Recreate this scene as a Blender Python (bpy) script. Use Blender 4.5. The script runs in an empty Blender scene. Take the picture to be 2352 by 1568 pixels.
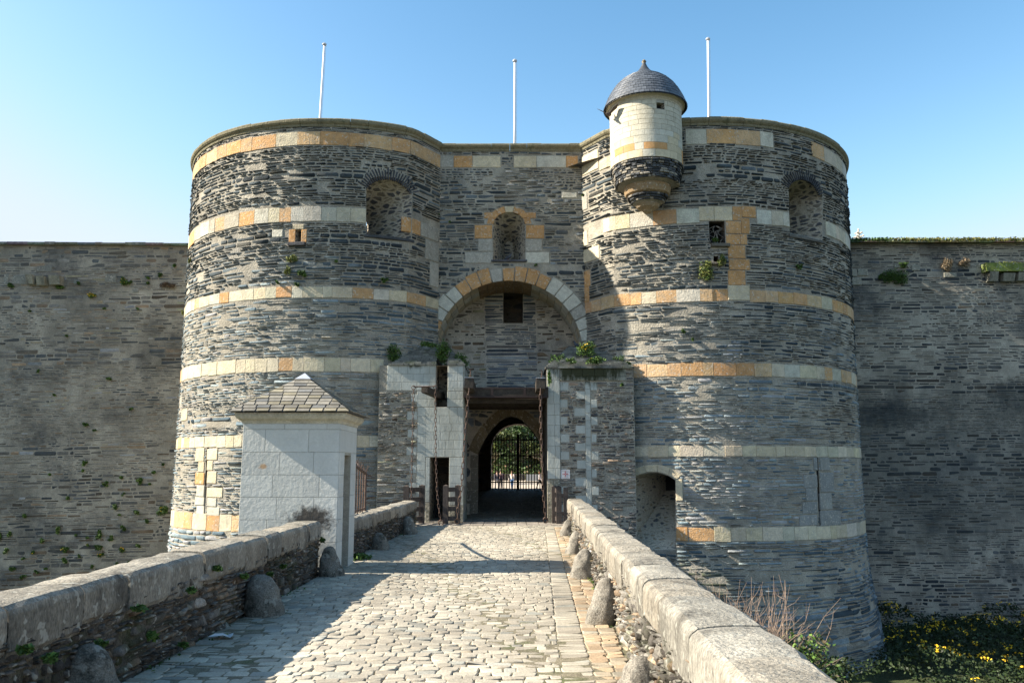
import bpy, bmesh, math, random
import numpy as np
from mathutils import Vector, Matrix, noise as mnoise
from mathutils.geometry import delaunay_2d_cdt
rad = math.radians
sc = bpy.context.scene
C = sc.collection

# ------------------------------------------------------------------ camera, world, sun, exposure
CAMZ = 1.75
F = 1900.0                       # focal length in units of a 2352-wide picture
TH = math.atan(291 / F)          # upward pitch
cam = bpy.data.cameras.new('camera'); camo = bpy.data.objects.new('camera', cam); C.objects.link(camo)
camo.location = (0, 0, CAMZ); camo.rotation_euler = (math.pi / 2 + TH, 0, 0)
cam.sensor_width = 36; cam.lens = F / 2352 * 36; cam.clip_start = 0.05; cam.clip_end = 3000
sc.camera = camo

SUN_TRAVEL = Vector((1.40, 0.11, -1.0)).normalized()
sun_el = math.asin(-SUN_TRAVEL.z)
w = bpy.data.worlds.new('World'); sc.world = w; w.use_nodes = True
nt = w.node_tree; nt.nodes.clear()
sky = nt.nodes.new('ShaderNodeTexSky'); sky.sky_type = 'NISHITA'; sky.sun_disc = False
sky.sun_elevation = sun_el; sky.sun_rotation = math.atan2(-SUN_TRAVEL.x, -SUN_TRAVEL.y)
sky.air_density = 1.0; sky.dust_density = 0.5; sky.ozone_density = 1.3; sky.altitude = 50
bg = nt.nodes.new('ShaderNodeBackground'); bg.inputs[1].default_value = 0.118
wo = nt.nodes.new('ShaderNodeOutputWorld')
# the Nishita sky with a gentle tone curve per channel (hazy pale towards the sun, deeper blue away from it)
SKN = .30
sc1 = nt.nodes.new('ShaderNodeVectorMath'); sc1.operation = 'SCALE'; sc1.inputs['Scale'].default_value = SKN
nt.links.new(sky.outputs[0], sc1.inputs[0])
sep = nt.nodes.new('ShaderNodeSeparateXYZ'); nt.links.new(sc1.outputs[0], sep.inputs[0]); comb = nt.nodes.new('ShaderNodeCombineXYZ')
for i, (v0, v1, gmm, lim) in enumerate(((.50, .46, 1.8, .82), (.78, .81, 1.35, .93), (.97, .90, 1.2, 1.15))):
    p_ = nt.nodes.new('ShaderNodeMath'); p_.operation = 'POWER'; nt.links.new(sep.outputs[i], p_.inputs[0]); p_.inputs[1].default_value = gmm
    k_ = nt.nodes.new('ShaderNodeMath'); k_.operation = 'MULTIPLY'; nt.links.new(p_.outputs[0], k_.inputs[0]); k_.inputs[1].default_value = v1 / v0 ** gmm
    m_ = nt.nodes.new('ShaderNodeMath'); m_.operation = 'SMOOTH_MIN'; nt.links.new(k_.outputs[0], m_.inputs[0]); m_.inputs[1].default_value = lim; m_.inputs[2].default_value = .3
    nt.links.new(m_.outputs[0], comb.inputs[i])
sc2 = nt.nodes.new('ShaderNodeVectorMath'); sc2.operation = 'SCALE'; sc2.inputs['Scale'].default_value = 1 / SKN
nt.links.new(comb.outputs[0], sc2.inputs[0]); nt.links.new(sc2.outputs[0], bg.inputs[0])
nt.links.new(bg.outputs[0], wo.inputs[0])
sl = bpy.data.lights.new('sun', 'SUN'); sl.energy = 5.0; sl.angle = rad(0.5); sl.color = (1.0, 0.91, 0.77)
so = bpy.data.objects.new('sun', sl); C.objects.link(so)
so.rotation_euler = (-SUN_TRAVEL).to_track_quat('Z', 'Y').to_euler(); so.location = (-30, 0, 30)
sc.view_settings.view_transform = 'Standard'; sc.view_settings.look = 'None'
sc.view_settings.gamma = 1; sc.view_settings.exposure = 1.35
sc.cycles.max_bounces = 7; sc.cycles.diffuse_bounces = 4

# ------------------------------------------------------------------ layout helpers
st, ct = math.sin(TH), math.cos(TH)
def ray(x, y):
    a = (x - 1176) / F; b = (784 - y) / F
    return np.array([a, ct - b * st, st + b * ct])
def at(x, y, D):                 # point of the plane Y = D seen at picture position x, y
    d = ray(x, y); t = D / d[1]
    return np.array([d[0] * t, D, CAMZ + d[2] * t])
def zat(y, D): return at(1176, y, D)[2]
def ground_at(x, y, z=0.0):
    d = ray(x, y); t = (z - CAMZ) / d[2]
    return np.array([d[0] * t, d[1] * t, z])

# ------------------------------------------------------------------ objects
def tag(o, label=None, cat=None, group=None, kind=None):
    if label: o['label'] = label
    if cat: o['category'] = cat
    if group: o['group'] = group
    if kind: o['kind'] = kind
    return o


def thing(name, label, cat, loc=(0, 0, 0), group=None):
    o = bpy.data.objects.new(name, None); C.objects.link(o)
    o.location = loc; o.empty_display_size = 0.2
    return tag(o, label, cat, group)
def world_loc(p):
    v = Vector((0, 0, 0))
    while p: v += p.location; p = p.parent
    return v
def part(name, me, mat, parent=None, smooth=False):
    me.name = name
    if mat and not me.materials: me.materials.append(mat)
    if smooth: me.polygons.foreach_set('use_smooth', [True] * len(me.polygons))
    o = bpy.data.objects.new(name, me); C.objects.link(o)
    if parent: o.parent = parent; o.location = -world_loc(parent)
    return o
def single(name, me, mat, label, cat, group=None, kind=None, smooth=False, rebase=True):
    o = part(name, me, mat, None, smooth)
    if rebase and len(me.vertices):
        co = np.empty(len(me.vertices) * 3, 'f'); me.vertices.foreach_get('co', co); co = co.reshape(-1, 3)
        b = np.array([(co[:, 0].min() + co[:, 0].max()) / 2, (co[:, 1].min() + co[:, 1].max()) / 2, co[:, 2].min()])
        co -= b.astype('f'); me.vertices.foreach_set('co', co.ravel()); me.update(); o.location = b
    return tag(o, label, cat, group, kind)
def copy_tree(o, parent=None):
    c = o.copy(); C.objects.link(c); c.parent = parent
    for ch in [x for x in bpy.data.objects if x.parent == o]: copy_tree(ch, c)
    return c

class MB:                        # mesh collector with a colour per vertex
    def __init__(s): s.v = []; s.f = []; s.c = []; s.n = 0
    def add(s, vs, fs, col=(1, 1, 1)):
        vs = np.asarray(vs, float).reshape(-1, 3)
        s.v.append(vs); s.f += [tuple(i + s.n for i in f) for f in fs]; s.n += len(vs)
        c = np.asarray(col, float)
        s.c.append(np.tile(c, (len(vs), 1)) if c.ndim == 1 else c)
        return s
    def box(s, a, b, col=(1, 1, 1)):
        x0, y0, z0 = a; x1, y1, z1 = b
        return s.add([(x0,y0,z0),(x1,y0,z0),(x1,y1,z0),(x0,y1,z0),(x0,y0,z1),(x1,y0,z1),(x1,y1,z1),(x0,y1,z1)],
                     [(0,3,2,1),(4,5,6,7),(0,1,5,4),(1,2,6,5),(2,3,7,6),(3,0,4,7)], col)
    def obox(s, c, ax, ay, az, col=(1, 1, 1)):     # oriented box, half axis vectors
        c = np.array(c, float); ax = np.array(ax, float); ay = np.array(ay, float); az = np.array(az, float)
        vs = [c + i*ax + j*ay + k*az for k in (-1, 1) for (i, j) in ((-1,-1),(1,-1),(1,1),(-1,1))]
        return s.add(vs, [(0,3,2,1),(4,5,6,7),(0,1,5,4),(1,2,6,5),(2,3,7,6),(3,0,4,7)], col)
    def bar(s, a, b, wx, wy, col=(1, 1, 1), up=(0, 0, 1)):
        a = Vector(a); b = Vector(b); d = (b - a); L = d.length; d.normalize()
        x = d.cross(Vector(up))
        if x.length < 1e-4: x = d.cross(Vector((0, 1, 0)))
        x.normalize(); y = x.cross(d).normalized()
        return s.obox((a + b) / 2, x * wx / 2, d * L / 2, y * wy / 2, col)
    def tube(s, pts, r, n=6, col=(1, 1, 1), cap=True):
        pts = [Vector(p) for p in pts]; rr = r if hasattr(r, '__len__') else [r] * len(pts)
        vs = []; fs = []
        ref = Vector((0.3, 0.2, 1)).normalized()
        if abs((pts[-1] - pts[0]).normalized().dot(ref)) > .9: ref = Vector((1, .1, 0)).normalized()
        for i, p in enumerate(pts):
            d = (pts[min(i + 1, len(pts) - 1)] - pts[max(i - 1, 0)]).normalized()
            x = d.cross(ref).normalized(); y = d.cross(x)
            for k in range(n):
                t = 2 * math.pi * k / n
                vs.append(p + (x * math.cos(t) + y * math.sin(t)) * rr[i])
        for i in range(len(pts) - 1):
            for k in range(n):
                k2 = (k + 1) % n
                fs.append((i*n + k, i*n + k2, (i+1)*n + k2, (i+1)*n + k))
        if cap: fs += [tuple(range(n))[::-1], tuple((len(pts)-1)*n + k for k in range(n))]
        return s.add(vs, fs, col)
    def lathe(s, c, prof, n=24, col=(1, 1, 1), a0=0, a1=2*math.pi):
        full = abs(a1 - a0 - 2 * math.pi) < 1e-6
        m = n if full else n + 1
        vs = []; fs = []
        for (r, z) in prof:
            for k in range(m):
                t = a0 + (a1 - a0) * k / n
                vs.append((c[0] + r * math.sin(t), c[1] - r * math.cos(t), c[2] + z))
        for i in range(len(prof) - 1):
            for k in range(n):
                k2 = (k + 1) % m
                fs.append((i*m + k, i*m + k2, (i+1)*m + k2, (i+1)*m + k))
        return s.add(vs, fs, col)
    def mesh(s, name='mesh'):
        me = bpy.data.meshes.new(name)
        v = np.concatenate(s.v) if s.v else np.zeros((0, 3))
        me.from_pydata(v.tolist(), [], s.f); me.update()
        if s.c:
            c = np.concatenate(s.c); c = np.c_[c[:, :3], np.ones(len(c))]
            a = me.color_attributes.new('Col', 'FLOAT_COLOR', 'POINT'); a.data.foreach_set('color', c.astype('f').ravel())
        return me

# ------------------------------------------------------------------ materials
def mat(name, base=None, attr=False, rough=.8, metal=0, noise=0.25, nscale=6, fine=0.2, fscale=60, bump=0.3, bscale=40,
        bdist=0.01, spots=(), large=0, speck=None, stain=None, stain_scale=1.2, stain_amt=.5, stain_w=.12, spec=.3, stretch=(1, 1, 1)):
    m = bpy.data.materials.new(name); m.use_nodes = True; t = m.node_tree; N = t.nodes; L = t.links
    b = N['Principled BSDF']; b.inputs['Roughness'].default_value = rough; b.inputs['Metallic'].default_value = metal
    b.inputs['Specular IOR Level'].default_value = spec
    g = N.new('ShaderNodeNewGeometry'); mp = N.new('ShaderNodeMapping'); L.new(g.outputs['Position'], mp.inputs[0])
    mp.inputs['Scale'].default_value = stretch
    P = mp.outputs[0]
    def nz(scale, det=4, rgh=.6):
        n = N.new('ShaderNodeTexNoise'); n.inputs['Scale'].default_value = scale; n.inputs['Detail'].default_value = det
        n.inputs['Roughness'].default_value = rgh; L.new(P, n.inputs['Vector']); return n.outputs['Fac']
    if attr:
        a = N.new('ShaderNodeAttribute'); a.attribute_name = 'Col'; col = a.outputs['Color']
        if base:
            mx = N.new('ShaderNodeMix'); mx.data_type = 'RGBA'; mx.blend_type = 'MULTIPLY'; mx.inputs[0].default_value = 1
            L.new(col, mx.inputs[6]); mx.inputs[7].default_value = (*base, 1); col = mx.outputs[2]
    else:
        r = N.new('ShaderNodeRGB'); r.outputs[0].default_value = (*base, 1); col = r.outputs[0]
    if stain:
        rp = N.new('ShaderNodeMapRange'); L.new(nz(stain_scale, 6, .7), rp.inputs[0])
        rp.inputs[1].default_value = .52 - 0; rp.inputs[2].default_value = .52 + stain_w
        rp.inputs[4].default_value = stain_amt
        mx = N.new('ShaderNodeMix'); mx.data_type = 'RGBA'; L.new(rp.outputs[0], mx.inputs[0]); L.new(col, mx.inputs[6])
        mx.inputs[7].default_value = (*stain, 1); col = mx.outputs[2]
    def vary(col, scale, amt, det=4):
        rp = N.new('ShaderNodeMapRange'); L.new(nz(scale, det, .65), rp.inputs[0])
        rp.inputs[1].default_value = .3; rp.inputs[2].default_value = .7
        rp.inputs[3].default_value = 1 - amt; rp.inputs[4].default_value = 1 + amt
        vm = N.new('ShaderNodeVectorMath'); vm.operation = 'SCALE'; L.new(col, vm.inputs[0]); L.new(rp.outputs[0], vm.inputs['Scale'])
        return vm.outputs[0]
    if noise: col = vary(col, nscale, noise)
    if fine: col = vary(col, fscale, fine, 2)
    if large: col = vary(col, .45, large, 6)
    if speck:                                           # pale lichen discs
        gp_ = N.new('ShaderNodeTexNoise'); gp_.inputs['Scale'].default_value = 13; gp_.inputs['Detail'].default_value = 2; L.new(g.outputs['Position'], gp_.inputs['Vector'])
        rs_ = N.new('ShaderNodeMapRange'); L.new(gp_.outputs[0], rs_.inputs[0]); rs_.inputs[1].default_value = .60; rs_.inputs[2].default_value = .66; rs_.inputs[4].default_value = .75
        mx = N.new('ShaderNodeMix'); mx.data_type = 'RGBA'; L.new(rs_.outputs[0], mx.inputs[0]); L.new(col, mx.inputs[6]); mx.inputs[7].default_value = (*speck, 1); col = mx.outputs[2]
    for (sc_, sr_, scol_, samt, snz) in spots:      # stains with a place and outline of their own
        vs_ = N.new('ShaderNodeVectorMath'); vs_.operation = 'SUBTRACT'; L.new(g.outputs['Position'], vs_.inputs[0]); vs_.inputs[1].default_value = sc_
        vd_ = N.new('ShaderNodeVectorMath'); vd_.operation = 'DIVIDE'; L.new(vs_.outputs[0], vd_.inputs[0]); vd_.inputs[1].default_value = sr_
        vl_ = N.new('ShaderNodeVectorMath'); vl_.operation = 'LENGTH'; L.new(vd_.outputs[0], vl_.inputs[0])
        ns_ = N.new('ShaderNodeTexNoise'); ns_.inputs['Scale'].default_value = snz; ns_.inputs['Detail'].default_value = 6; ns_.inputs['Roughness'].default_value = .75
        mp2 = N.new('ShaderNodeMapping'); mp2.inputs['Scale'].default_value = (1, 1, .3 if snz < 8 else 1); L.new(g.outputs['Position'], mp2.inputs[0]); L.new(mp2.outputs[0], ns_.inputs['Vector'])
        ma_ = N.new('ShaderNodeMath'); ma_.operation = 'MULTIPLY_ADD'; L.new(ns_.outputs[0], ma_.inputs[0]); ma_.inputs[1].default_value = 1.8; L.new(vl_.outputs['Value'], ma_.inputs[2])
        rp_ = N.new('ShaderNodeMapRange'); L.new(ma_.outputs[0], rp_.inputs[0]); rp_.inputs[1].default_value = 1.95; rp_.inputs[2].default_value = 1.45; rp_.inputs[3].default_value = 0; rp_.inputs[4].default_value = samt
        mx = N.new('ShaderNodeMix'); mx.data_type = 'RGBA'; L.new(rp_.outputs[0], mx.inputs[0]); L.new(col, mx.inputs[6]); mx.inputs[7].default_value = (*scol_, 1); col = mx.outputs[2]
    L.new(col, b.inputs['Base Color'])
    if bump:
        bp = N.new('ShaderNodeBump'); bp.inputs['Strength'].default_value = bump; bp.inputs['Distance'].default_value = bdist
        L.new(nz(bscale, 5, .65), bp.inputs['Height']); L.new(bp.outputs[0], b.inputs['Normal'])
    return m

def rubble_tex(name, cols, mortar, su=2.6, sv=11, bump=.8, thr=.07):
    # irregular slate rubble as a procedural pattern, for reveals, vaults and the bridge's flanks
    m = bpy.data.materials.new(name); m.use_nodes = True; t = m.node_tree; N = t.nodes; L = t.links
    b = N['Principled BSDF']; b.inputs['Roughness'].default_value = .85; b.inputs['Specular IOR Level'].default_value = .2
    g = N.new('ShaderNodeNewGeometry')
    n0 = N.new('ShaderNodeTexNoise'); n0.inputs['Scale'].default_value = 2.5; n0.inputs['Detail'].default_value = 3; L.new(g.outputs['Position'], n0.inputs[0])
    wv_ = N.new('ShaderNodeVectorMath'); wv_.operation = 'MULTIPLY_ADD'; L.new(n0.outputs['Color'], wv_.inputs[0]); wv_.inputs[1].default_value = (.12, .12, .12); L.new(g.outputs['Position'], wv_.inputs[2])
    mp = N.new('ShaderNodeMapping'); mp.inputs['Scale'].default_value = (su, su, sv); L.new(wv_.outputs[0], mp.inputs[0])
    v1 = N.new('ShaderNodeTexVoronoi'); v1.feature = 'DISTANCE_TO_EDGE'; v1.inputs['Scale'].default_value = 1; L.new(mp.outputs[0], v1.inputs['Vector'])
    v2 = N.new('ShaderNodeTexVoronoi'); v2.inputs['Scale'].default_value = 1; L.new(mp.outputs[0], v2.inputs['Vector'])
    cr = N.new('ShaderNodeValToRGB'); sx = N.new('ShaderNodeSeparateColor'); L.new(v2.outputs['Color'], sx.inputs[0]); L.new(sx.outputs[0], cr.inputs[0])
    cr.color_ramp.interpolation = 'CONSTANT'
    el = cr.color_ramp.elements
    while len(el) < len(cols): el.new(.5)
    for i, c in enumerate(cols): el[i].position = i / len(cols); el[i].color = (*c, 1)
    rp = N.new('ShaderNodeMapRange'); L.new(v1.outputs['Distance'], rp.inputs[0]); rp.inputs[1].default_value = thr * .6; rp.inputs[2].default_value = thr * 1.4
    mx = N.new('ShaderNodeMix'); mx.data_type = 'RGBA'; L.new(rp.outputs[0], mx.inputs[0]); mx.inputs[6].default_value = (*mortar, 1); L.new(cr.outputs[0], mx.inputs[7])
    n1 = N.new('ShaderNodeTexNoise'); n1.inputs['Scale'].default_value = 30; n1.inputs['Detail'].default_value = 5; L.new(g.outputs['Position'], n1.inputs[0])
    mr = N.new('ShaderNodeMapRange'); L.new(n1.outputs[0], mr.inputs[0]); mr.inputs[1].default_value = .3; mr.inputs[2].default_value = .7; mr.inputs[3].default_value = .7; mr.inputs[4].default_value = 1.3
    vm = N.new('ShaderNodeVectorMath'); vm.operation = 'SCALE'; L.new(mx.outputs[2], vm.inputs[0]); L.new(mr.outputs[0], vm.inputs['Scale']); L.new(vm.outputs[0], b.inputs['Base Color'])
    h = N.new('ShaderNodeMath'); h.operation = 'MULTIPLY_ADD'; L.new(n1.outputs[0], h.inputs[0]); h.inputs[1].default_value = .35; L.new(rp.outputs[0], h.inputs[2])
    bp = N.new('ShaderNodeBump'); bp.inputs['Strength'].default_value = bump; bp.inputs['Distance'].default_value = .03
    L.new(h.outputs[0], bp.inputs['Height']); L.new(bp.outputs[0], b.inputs['Normal'])
    return m

M = {}
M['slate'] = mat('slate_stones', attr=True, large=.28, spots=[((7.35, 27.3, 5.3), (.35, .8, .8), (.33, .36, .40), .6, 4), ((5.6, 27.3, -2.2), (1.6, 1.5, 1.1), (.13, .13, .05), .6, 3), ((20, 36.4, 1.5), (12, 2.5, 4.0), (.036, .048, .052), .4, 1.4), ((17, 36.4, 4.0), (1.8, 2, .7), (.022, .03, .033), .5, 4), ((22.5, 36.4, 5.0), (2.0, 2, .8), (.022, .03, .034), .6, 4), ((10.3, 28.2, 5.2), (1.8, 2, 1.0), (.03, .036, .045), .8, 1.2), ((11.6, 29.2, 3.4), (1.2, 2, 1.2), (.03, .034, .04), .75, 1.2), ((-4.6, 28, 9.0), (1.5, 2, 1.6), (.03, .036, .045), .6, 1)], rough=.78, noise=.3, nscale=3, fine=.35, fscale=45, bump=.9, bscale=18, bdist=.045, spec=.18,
                 stretch=(1, 1, 2.6))
M['mortar'] = mat('mortar', (.345, .315, .255), large=.2, rough=.95, noise=.3, nscale=1.5, fine=.3, fscale=40, bump=1, bscale=16, bdist=.05, spec=.1,
                  stain=(.30, .285, .25), stain_scale=.5, stain_amt=.8)
M['mortar_pale'] = mat('recess_render', (.52, .46, .37), rough=.95, noise=.3, nscale=1.5, fine=.25, fscale=30, bump=1, bscale=12, bdist=.05, spec=.1, stain=(.34, .32, .28), stain_scale=1.1, stain_amt=.8)
M['mortar_grey'] = mat('mortar_grey', (.32, .29, .235), large=.35, rough=.95, noise=.3, nscale=.8, fine=.3, fscale=40, bump=.8, bscale=22, bdist=.03,
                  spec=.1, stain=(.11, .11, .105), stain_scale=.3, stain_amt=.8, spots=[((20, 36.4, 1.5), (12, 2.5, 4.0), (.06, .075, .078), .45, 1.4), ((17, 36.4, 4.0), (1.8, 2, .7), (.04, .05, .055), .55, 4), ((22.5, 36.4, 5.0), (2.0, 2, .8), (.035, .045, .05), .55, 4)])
M['tuff'] = mat('tuffeau_blocks', attr=True, large=.12, speck=(.55, .50, .41), rough=.9, noise=.16, nscale=4, fine=.16, fscale=35, bump=.8, bscale=18, bdist=.04, spec=.15,
                stain=(.33, .30, .24), stain_scale=2.2, stain_amt=.4)
M['cornice'] = mat('weathered_cornice_stone', (.25, .225, .15), rough=.95, noise=.3, nscale=3, fine=.3, fscale=50, bump=.9, bscale=18, bdist=.04,
                   stain=(.10, .10, .06), stain_scale=3, stain_amt=.85, spec=.1)
M['white_ashlar'] = mat('white_limestone', attr=True, rough=.85, noise=.1, nscale=3, fine=.07, fscale=50, bump=.35, bscale=14, bdist=.03, spec=.2,
                        spots=[((2.55, 27.4, 5.02), (1.5, .6, .60), (.035, .038, .016), .97, 5), ((-3.2, 27.2, 5.2), (.35, .6, .25), (.07, .075, .05), .9, 7)],
                        stain=(.30, .30, .25), stain_scale=1.6, stain_amt=.5, stretch=(1, 1, .35))
M['box_ashlar'] = mat('sentry_box_limestone', attr=True, rough=.85, noise=.07, nscale=3, fine=.05, fscale=50, bump=.5, bscale=11, bdist=.035, spec=.2,
                     spots=[((-3.36, 14.1, .90), (.42, .5, .26), (.055, .048, .04), .96, 9), ((-4.20, 14.1, 1.78), (.085, .3, .055), (.40, .22, .08), .75, 14)])
M['turret'] = mat('turret_limestone', attr=True, rough=.88, noise=.12, nscale=5, fine=.1, fscale=50, bump=.5, bscale=16, bdist=.02, spec=.15, stain=(.36, .32, .22), stain_scale=3, stain_amt=.35)
M['pale_joint'] = mat('pale_joint', (.36, .345, .29), rough=.95, noise=.2, fine=.2, bump=.3, spec=.1)
M['dark_mortar'] = mat('dark_parapet_mortar', (.115, .10, .082), rough=1, noise=.4, nscale=4, fine=.4, bump=1, bdist=.04, spec=.1, stain=(.05, .06, .025), stain_scale=1.6, stain_amt=.8)
M['granite'] = mat('granite_coping', attr=True, speck=(.36, .35, .30), rough=.9, noise=.34, nscale=3.0, fine=.4, fscale=60, bump=1, bscale=24, bdist=.03, spec=.2,
                   stain=(.085, .078, .066), stain_scale=2.0, stain_amt=.85, stain_w=.16, stretch=(1, 1, .45))
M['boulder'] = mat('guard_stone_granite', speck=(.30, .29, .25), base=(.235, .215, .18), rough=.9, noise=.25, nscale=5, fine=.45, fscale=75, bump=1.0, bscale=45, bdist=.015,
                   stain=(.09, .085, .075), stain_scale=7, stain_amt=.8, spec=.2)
M['boulder_left'] = mat('dark_guard_stone', speck=(.30, .30, .26), base=(.17, .16, .135), rough=.9, noise=.25, nscale=5, fine=.45, fscale=75, bump=1.0, bscale=40, bdist=.02,
                   stain=(.04, .042, .035), stain_scale=6, stain_amt=.85, spec=.2)  # darker base and stain for the guard stones on the left side
M['parapet_rubble'] = mat('dark_rubble', attr=True, speck=(.34, .33, .28), rough=.9, noise=.35, nscale=6, fine=.35, fscale=60, bump=.8, bscale=30, bdist=.02,
                   stain=(.045, .055, .02), stain_scale=1.8, stain_amt=.6, spec=.2)
M['sett'] = mat('paving_setts', attr=True, rough=.72, noise=.15, nscale=3, fine=.2, fscale=50, bump=.5, bscale=40, bdist=.01, spec=.35)
M['joint_soil'] = mat('joint_soil', (.20, .175, .125), rough=1, noise=.3, fine=.4, bump=.8, bdist=.02, spec=.1, stain=(.075, .1, .035), stain_scale=1.1, stain_amt=.7)
M['wood'] = mat('grey_oak', (.065, .052, .045), rough=.75, noise=.35, nscale=4, fine=.3, fscale=30, bump=.5, bscale=20, bdist=.01, stretch=(4, 1, 1))
M['deck'] = mat('worn_planks', (.25, .22, .185), rough=.8, noise=.3, nscale=3, fine=.3, fscale=30, bump=.5, bscale=20, bdist=.01, stretch=(1, .2, 1))
M['beam'] = mat('old_beam', (.052, .043, .034), rough=.8, noise=.4, nscale=5, fine=.3, fscale=30, bump=.6, bscale=16, bdist=.02, stain=(.03, .027, .025), stain_scale=4, stain_amt=.7)
M['rust'] = mat('rusty_iron', (.105, .07, .055), rough=.7, metal=.2, noise=.4, nscale=12, fine=.3, fscale=80, bump=.3, bscale=60, bdist=.004)
M['black'] = mat('black_iron', (.012, .012, .012), rough=.6, metal=.2, noise=.2, fine=0, bump=0)
M['lead'] = mat('lead_sheet', (.5, .52, .55), rough=.45, metal=.3, noise=.15, fine=.1, bump=.2)
M['roofslate'] = mat('roof_slate', attr=True, rough=.5, noise=.2, nscale=6, fine=.2, fscale=60, bump=.3, bscale=40, bdist=.006, spec=.5)
M['capstone'] = mat('stacked_cap_slates', attr=True, rough=.85, noise=.3, nscale=5, fine=.3, fscale=50, bump=.6, bscale=30, bdist=.015,
                    stain=(.07, .09, .035), stain_scale=2, stain_amt=.6)
M['leaf'] = mat('leaves', attr=True, rough=.6, noise=.2, fine=0, bump=0, spec=.3)
M['twig'] = mat('twigs', (.26, .19, .145), rough=.9, noise=.3, fine=0, bump=0)
M['bark'] = mat('bark', (.10, .075, .05), rough=.95, noise=.4, nscale=6, fine=.3, bump=.8)
M['white_paint'] = mat('white_paint', (.75, .76, .77), rough=.4, noise=.05, fine=0, bump=0, spec=.4)
M['gravel'] = mat('courtyard_gravel', (.46, .38, .29), rough=.95, noise=.15, nscale=1, fine=.3, fscale=20, bump=.4)
M['moat'] = mat('moat_grass_soil', (.045, .055, .02), rough=1, noise=.5, nscale=.6, fine=.5, fscale=12, bump=1, bscale=8, bdist=.1)
M['passage'] = rubble_tex('passage_stone', [(.10, .085, .065), (.07, .065, .06), (.13, .10, .07), (.05, .05, .05)], (.11, .095, .075), 2.0, 4.5)
M['reveal'] = rubble_tex('reveal_stone', [(.09, .092, .095), (.19, .17, .135), (.075, .078, .085), (.27, .235, .175), (.14, .13, .115)], (.42, .37, .29), 3.0, 8, thr=.15)
M['low_reveal'] = rubble_tex('low_embrasure_render', [(.50, .44, .34), (.46, .41, .33), (.13, .135, .14), (.48, .42, .32), (.36, .29, .2), (.17, .17, .17)], (.50, .445, .35), 4.5, 9, thr=.2)
M['flank'] = rubble_tex('flank_stone', [(.09, .09, .09), (.14, .12, .1), (.07, .07, .07)], (.2, .18, .14), 2.6, 8)
def flat(name, c, rough=.8, metal=0): return mat(name, c, rough=rough, metal=metal, noise=.1, fine=0, bump=0)

# ------------------------------------------------------------------ surfaces
class Cyl:
    def __init__(s, cx, cy, R, dR=lambda z: 0 * z, turn=None): s.cx, s.cy, s.R, s.dR, s.turn = cx, cy, R, dR, turn
    def map(s, u, v, n):
        u = np.asarray(u, float); a = u / s.R; r = s.R + s.dR(v) + n
        X = s.cx + r * np.sin(a); Y = s.cy - r * np.cos(a)
        if s.turn is not None:            # past this angle the wall runs slanting back to meet the gate wall
            sg = math.copysign(1, s.turn); m = u * sg > s.turn * sg * s.R; q = (u * sg - abs(s.turn) * s.R) * 1.5
            dx, dy = .53 * sg, .848; nx, ny = .848 * sg, -.53
            X = np.where(m, s.cx + s.R * math.sin(s.turn) + dx * q + nx * (r - s.R), X); Y = np.where(m, s.cy - s.R * math.cos(s.turn) + dy * q + ny * (r - s.R), Y)
        return np.stack([X, Y, v + 0 * u], -1)
    def px(s, x, y):
        d = ray(x, y); R = s.R
        for _ in range(3):
            A = d[0]**2 + d[1]**2; B = -2 * (d[0] * s.cx + d[1] * s.cy); c = s.cx**2 + s.cy**2 - R * R
            disc = B * B - 4 * A * c
            t = (-B - math.sqrt(max(disc, 0))) / (2 * A)
            z = CAMZ + d[2] * t; R = s.R + float(s.dR(np.float64(z)))
        X = d[0] * t - s.cx; Y = d[1] * t - s.cy
        return (math.atan2(X, -Y) * s.R, z)
class Plane:                      # vertical plane: origin o, horizontal direction d, outward normal n
    def __init__(s, o, d, n, lean=0.0):
        s.o = np.array(o, float); s.d = np.array(d, float); s.nn = np.array(n, float); s.lean = lean
    def map(s, u, v, n):
        u = np.asarray(u, float); v = np.asarray(v, float); n = np.asarray(n, float) + s.lean * (-v)
        return s.o + u[..., None] * s.d + n[..., None] * s.nn + v[..., None] * np.array([0, 0, 1.0])
    def px(s, x, y):
        d = ray(x, y); c = np.array([0, 0, CAMZ])
        t = np.dot(s.o - c, s.nn) / np.dot(d, s.nn); p = c + d * t
        return (float(np.dot(p - s.o, s.d)), float(p[2]))
class Ground:
    def __init__(s, zf): s.zf = zf
    def map(s, u, v, n):
        u = np.asarray(u, float); v = np.asarray(v, float)
        return np.stack([u, v, s.zf(u, v) + n], -1)

def inpoly(px, py, poly):
    px = np.asarray(px, float); inside = np.zeros(px.shape, bool); n = len(poly)
    for i in range(n):
        x0, y0 = poly[i]; x1, y1 = poly[(i + 1) % n]
        c = ((y0 > py) != (y1 > py))
        xi = (x1 - x0) * (py - y0) / ((y1 - y0) if y1 != y0 else 1e-9) + x0
        inside ^= c & (px < xi)
    return inside

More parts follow.
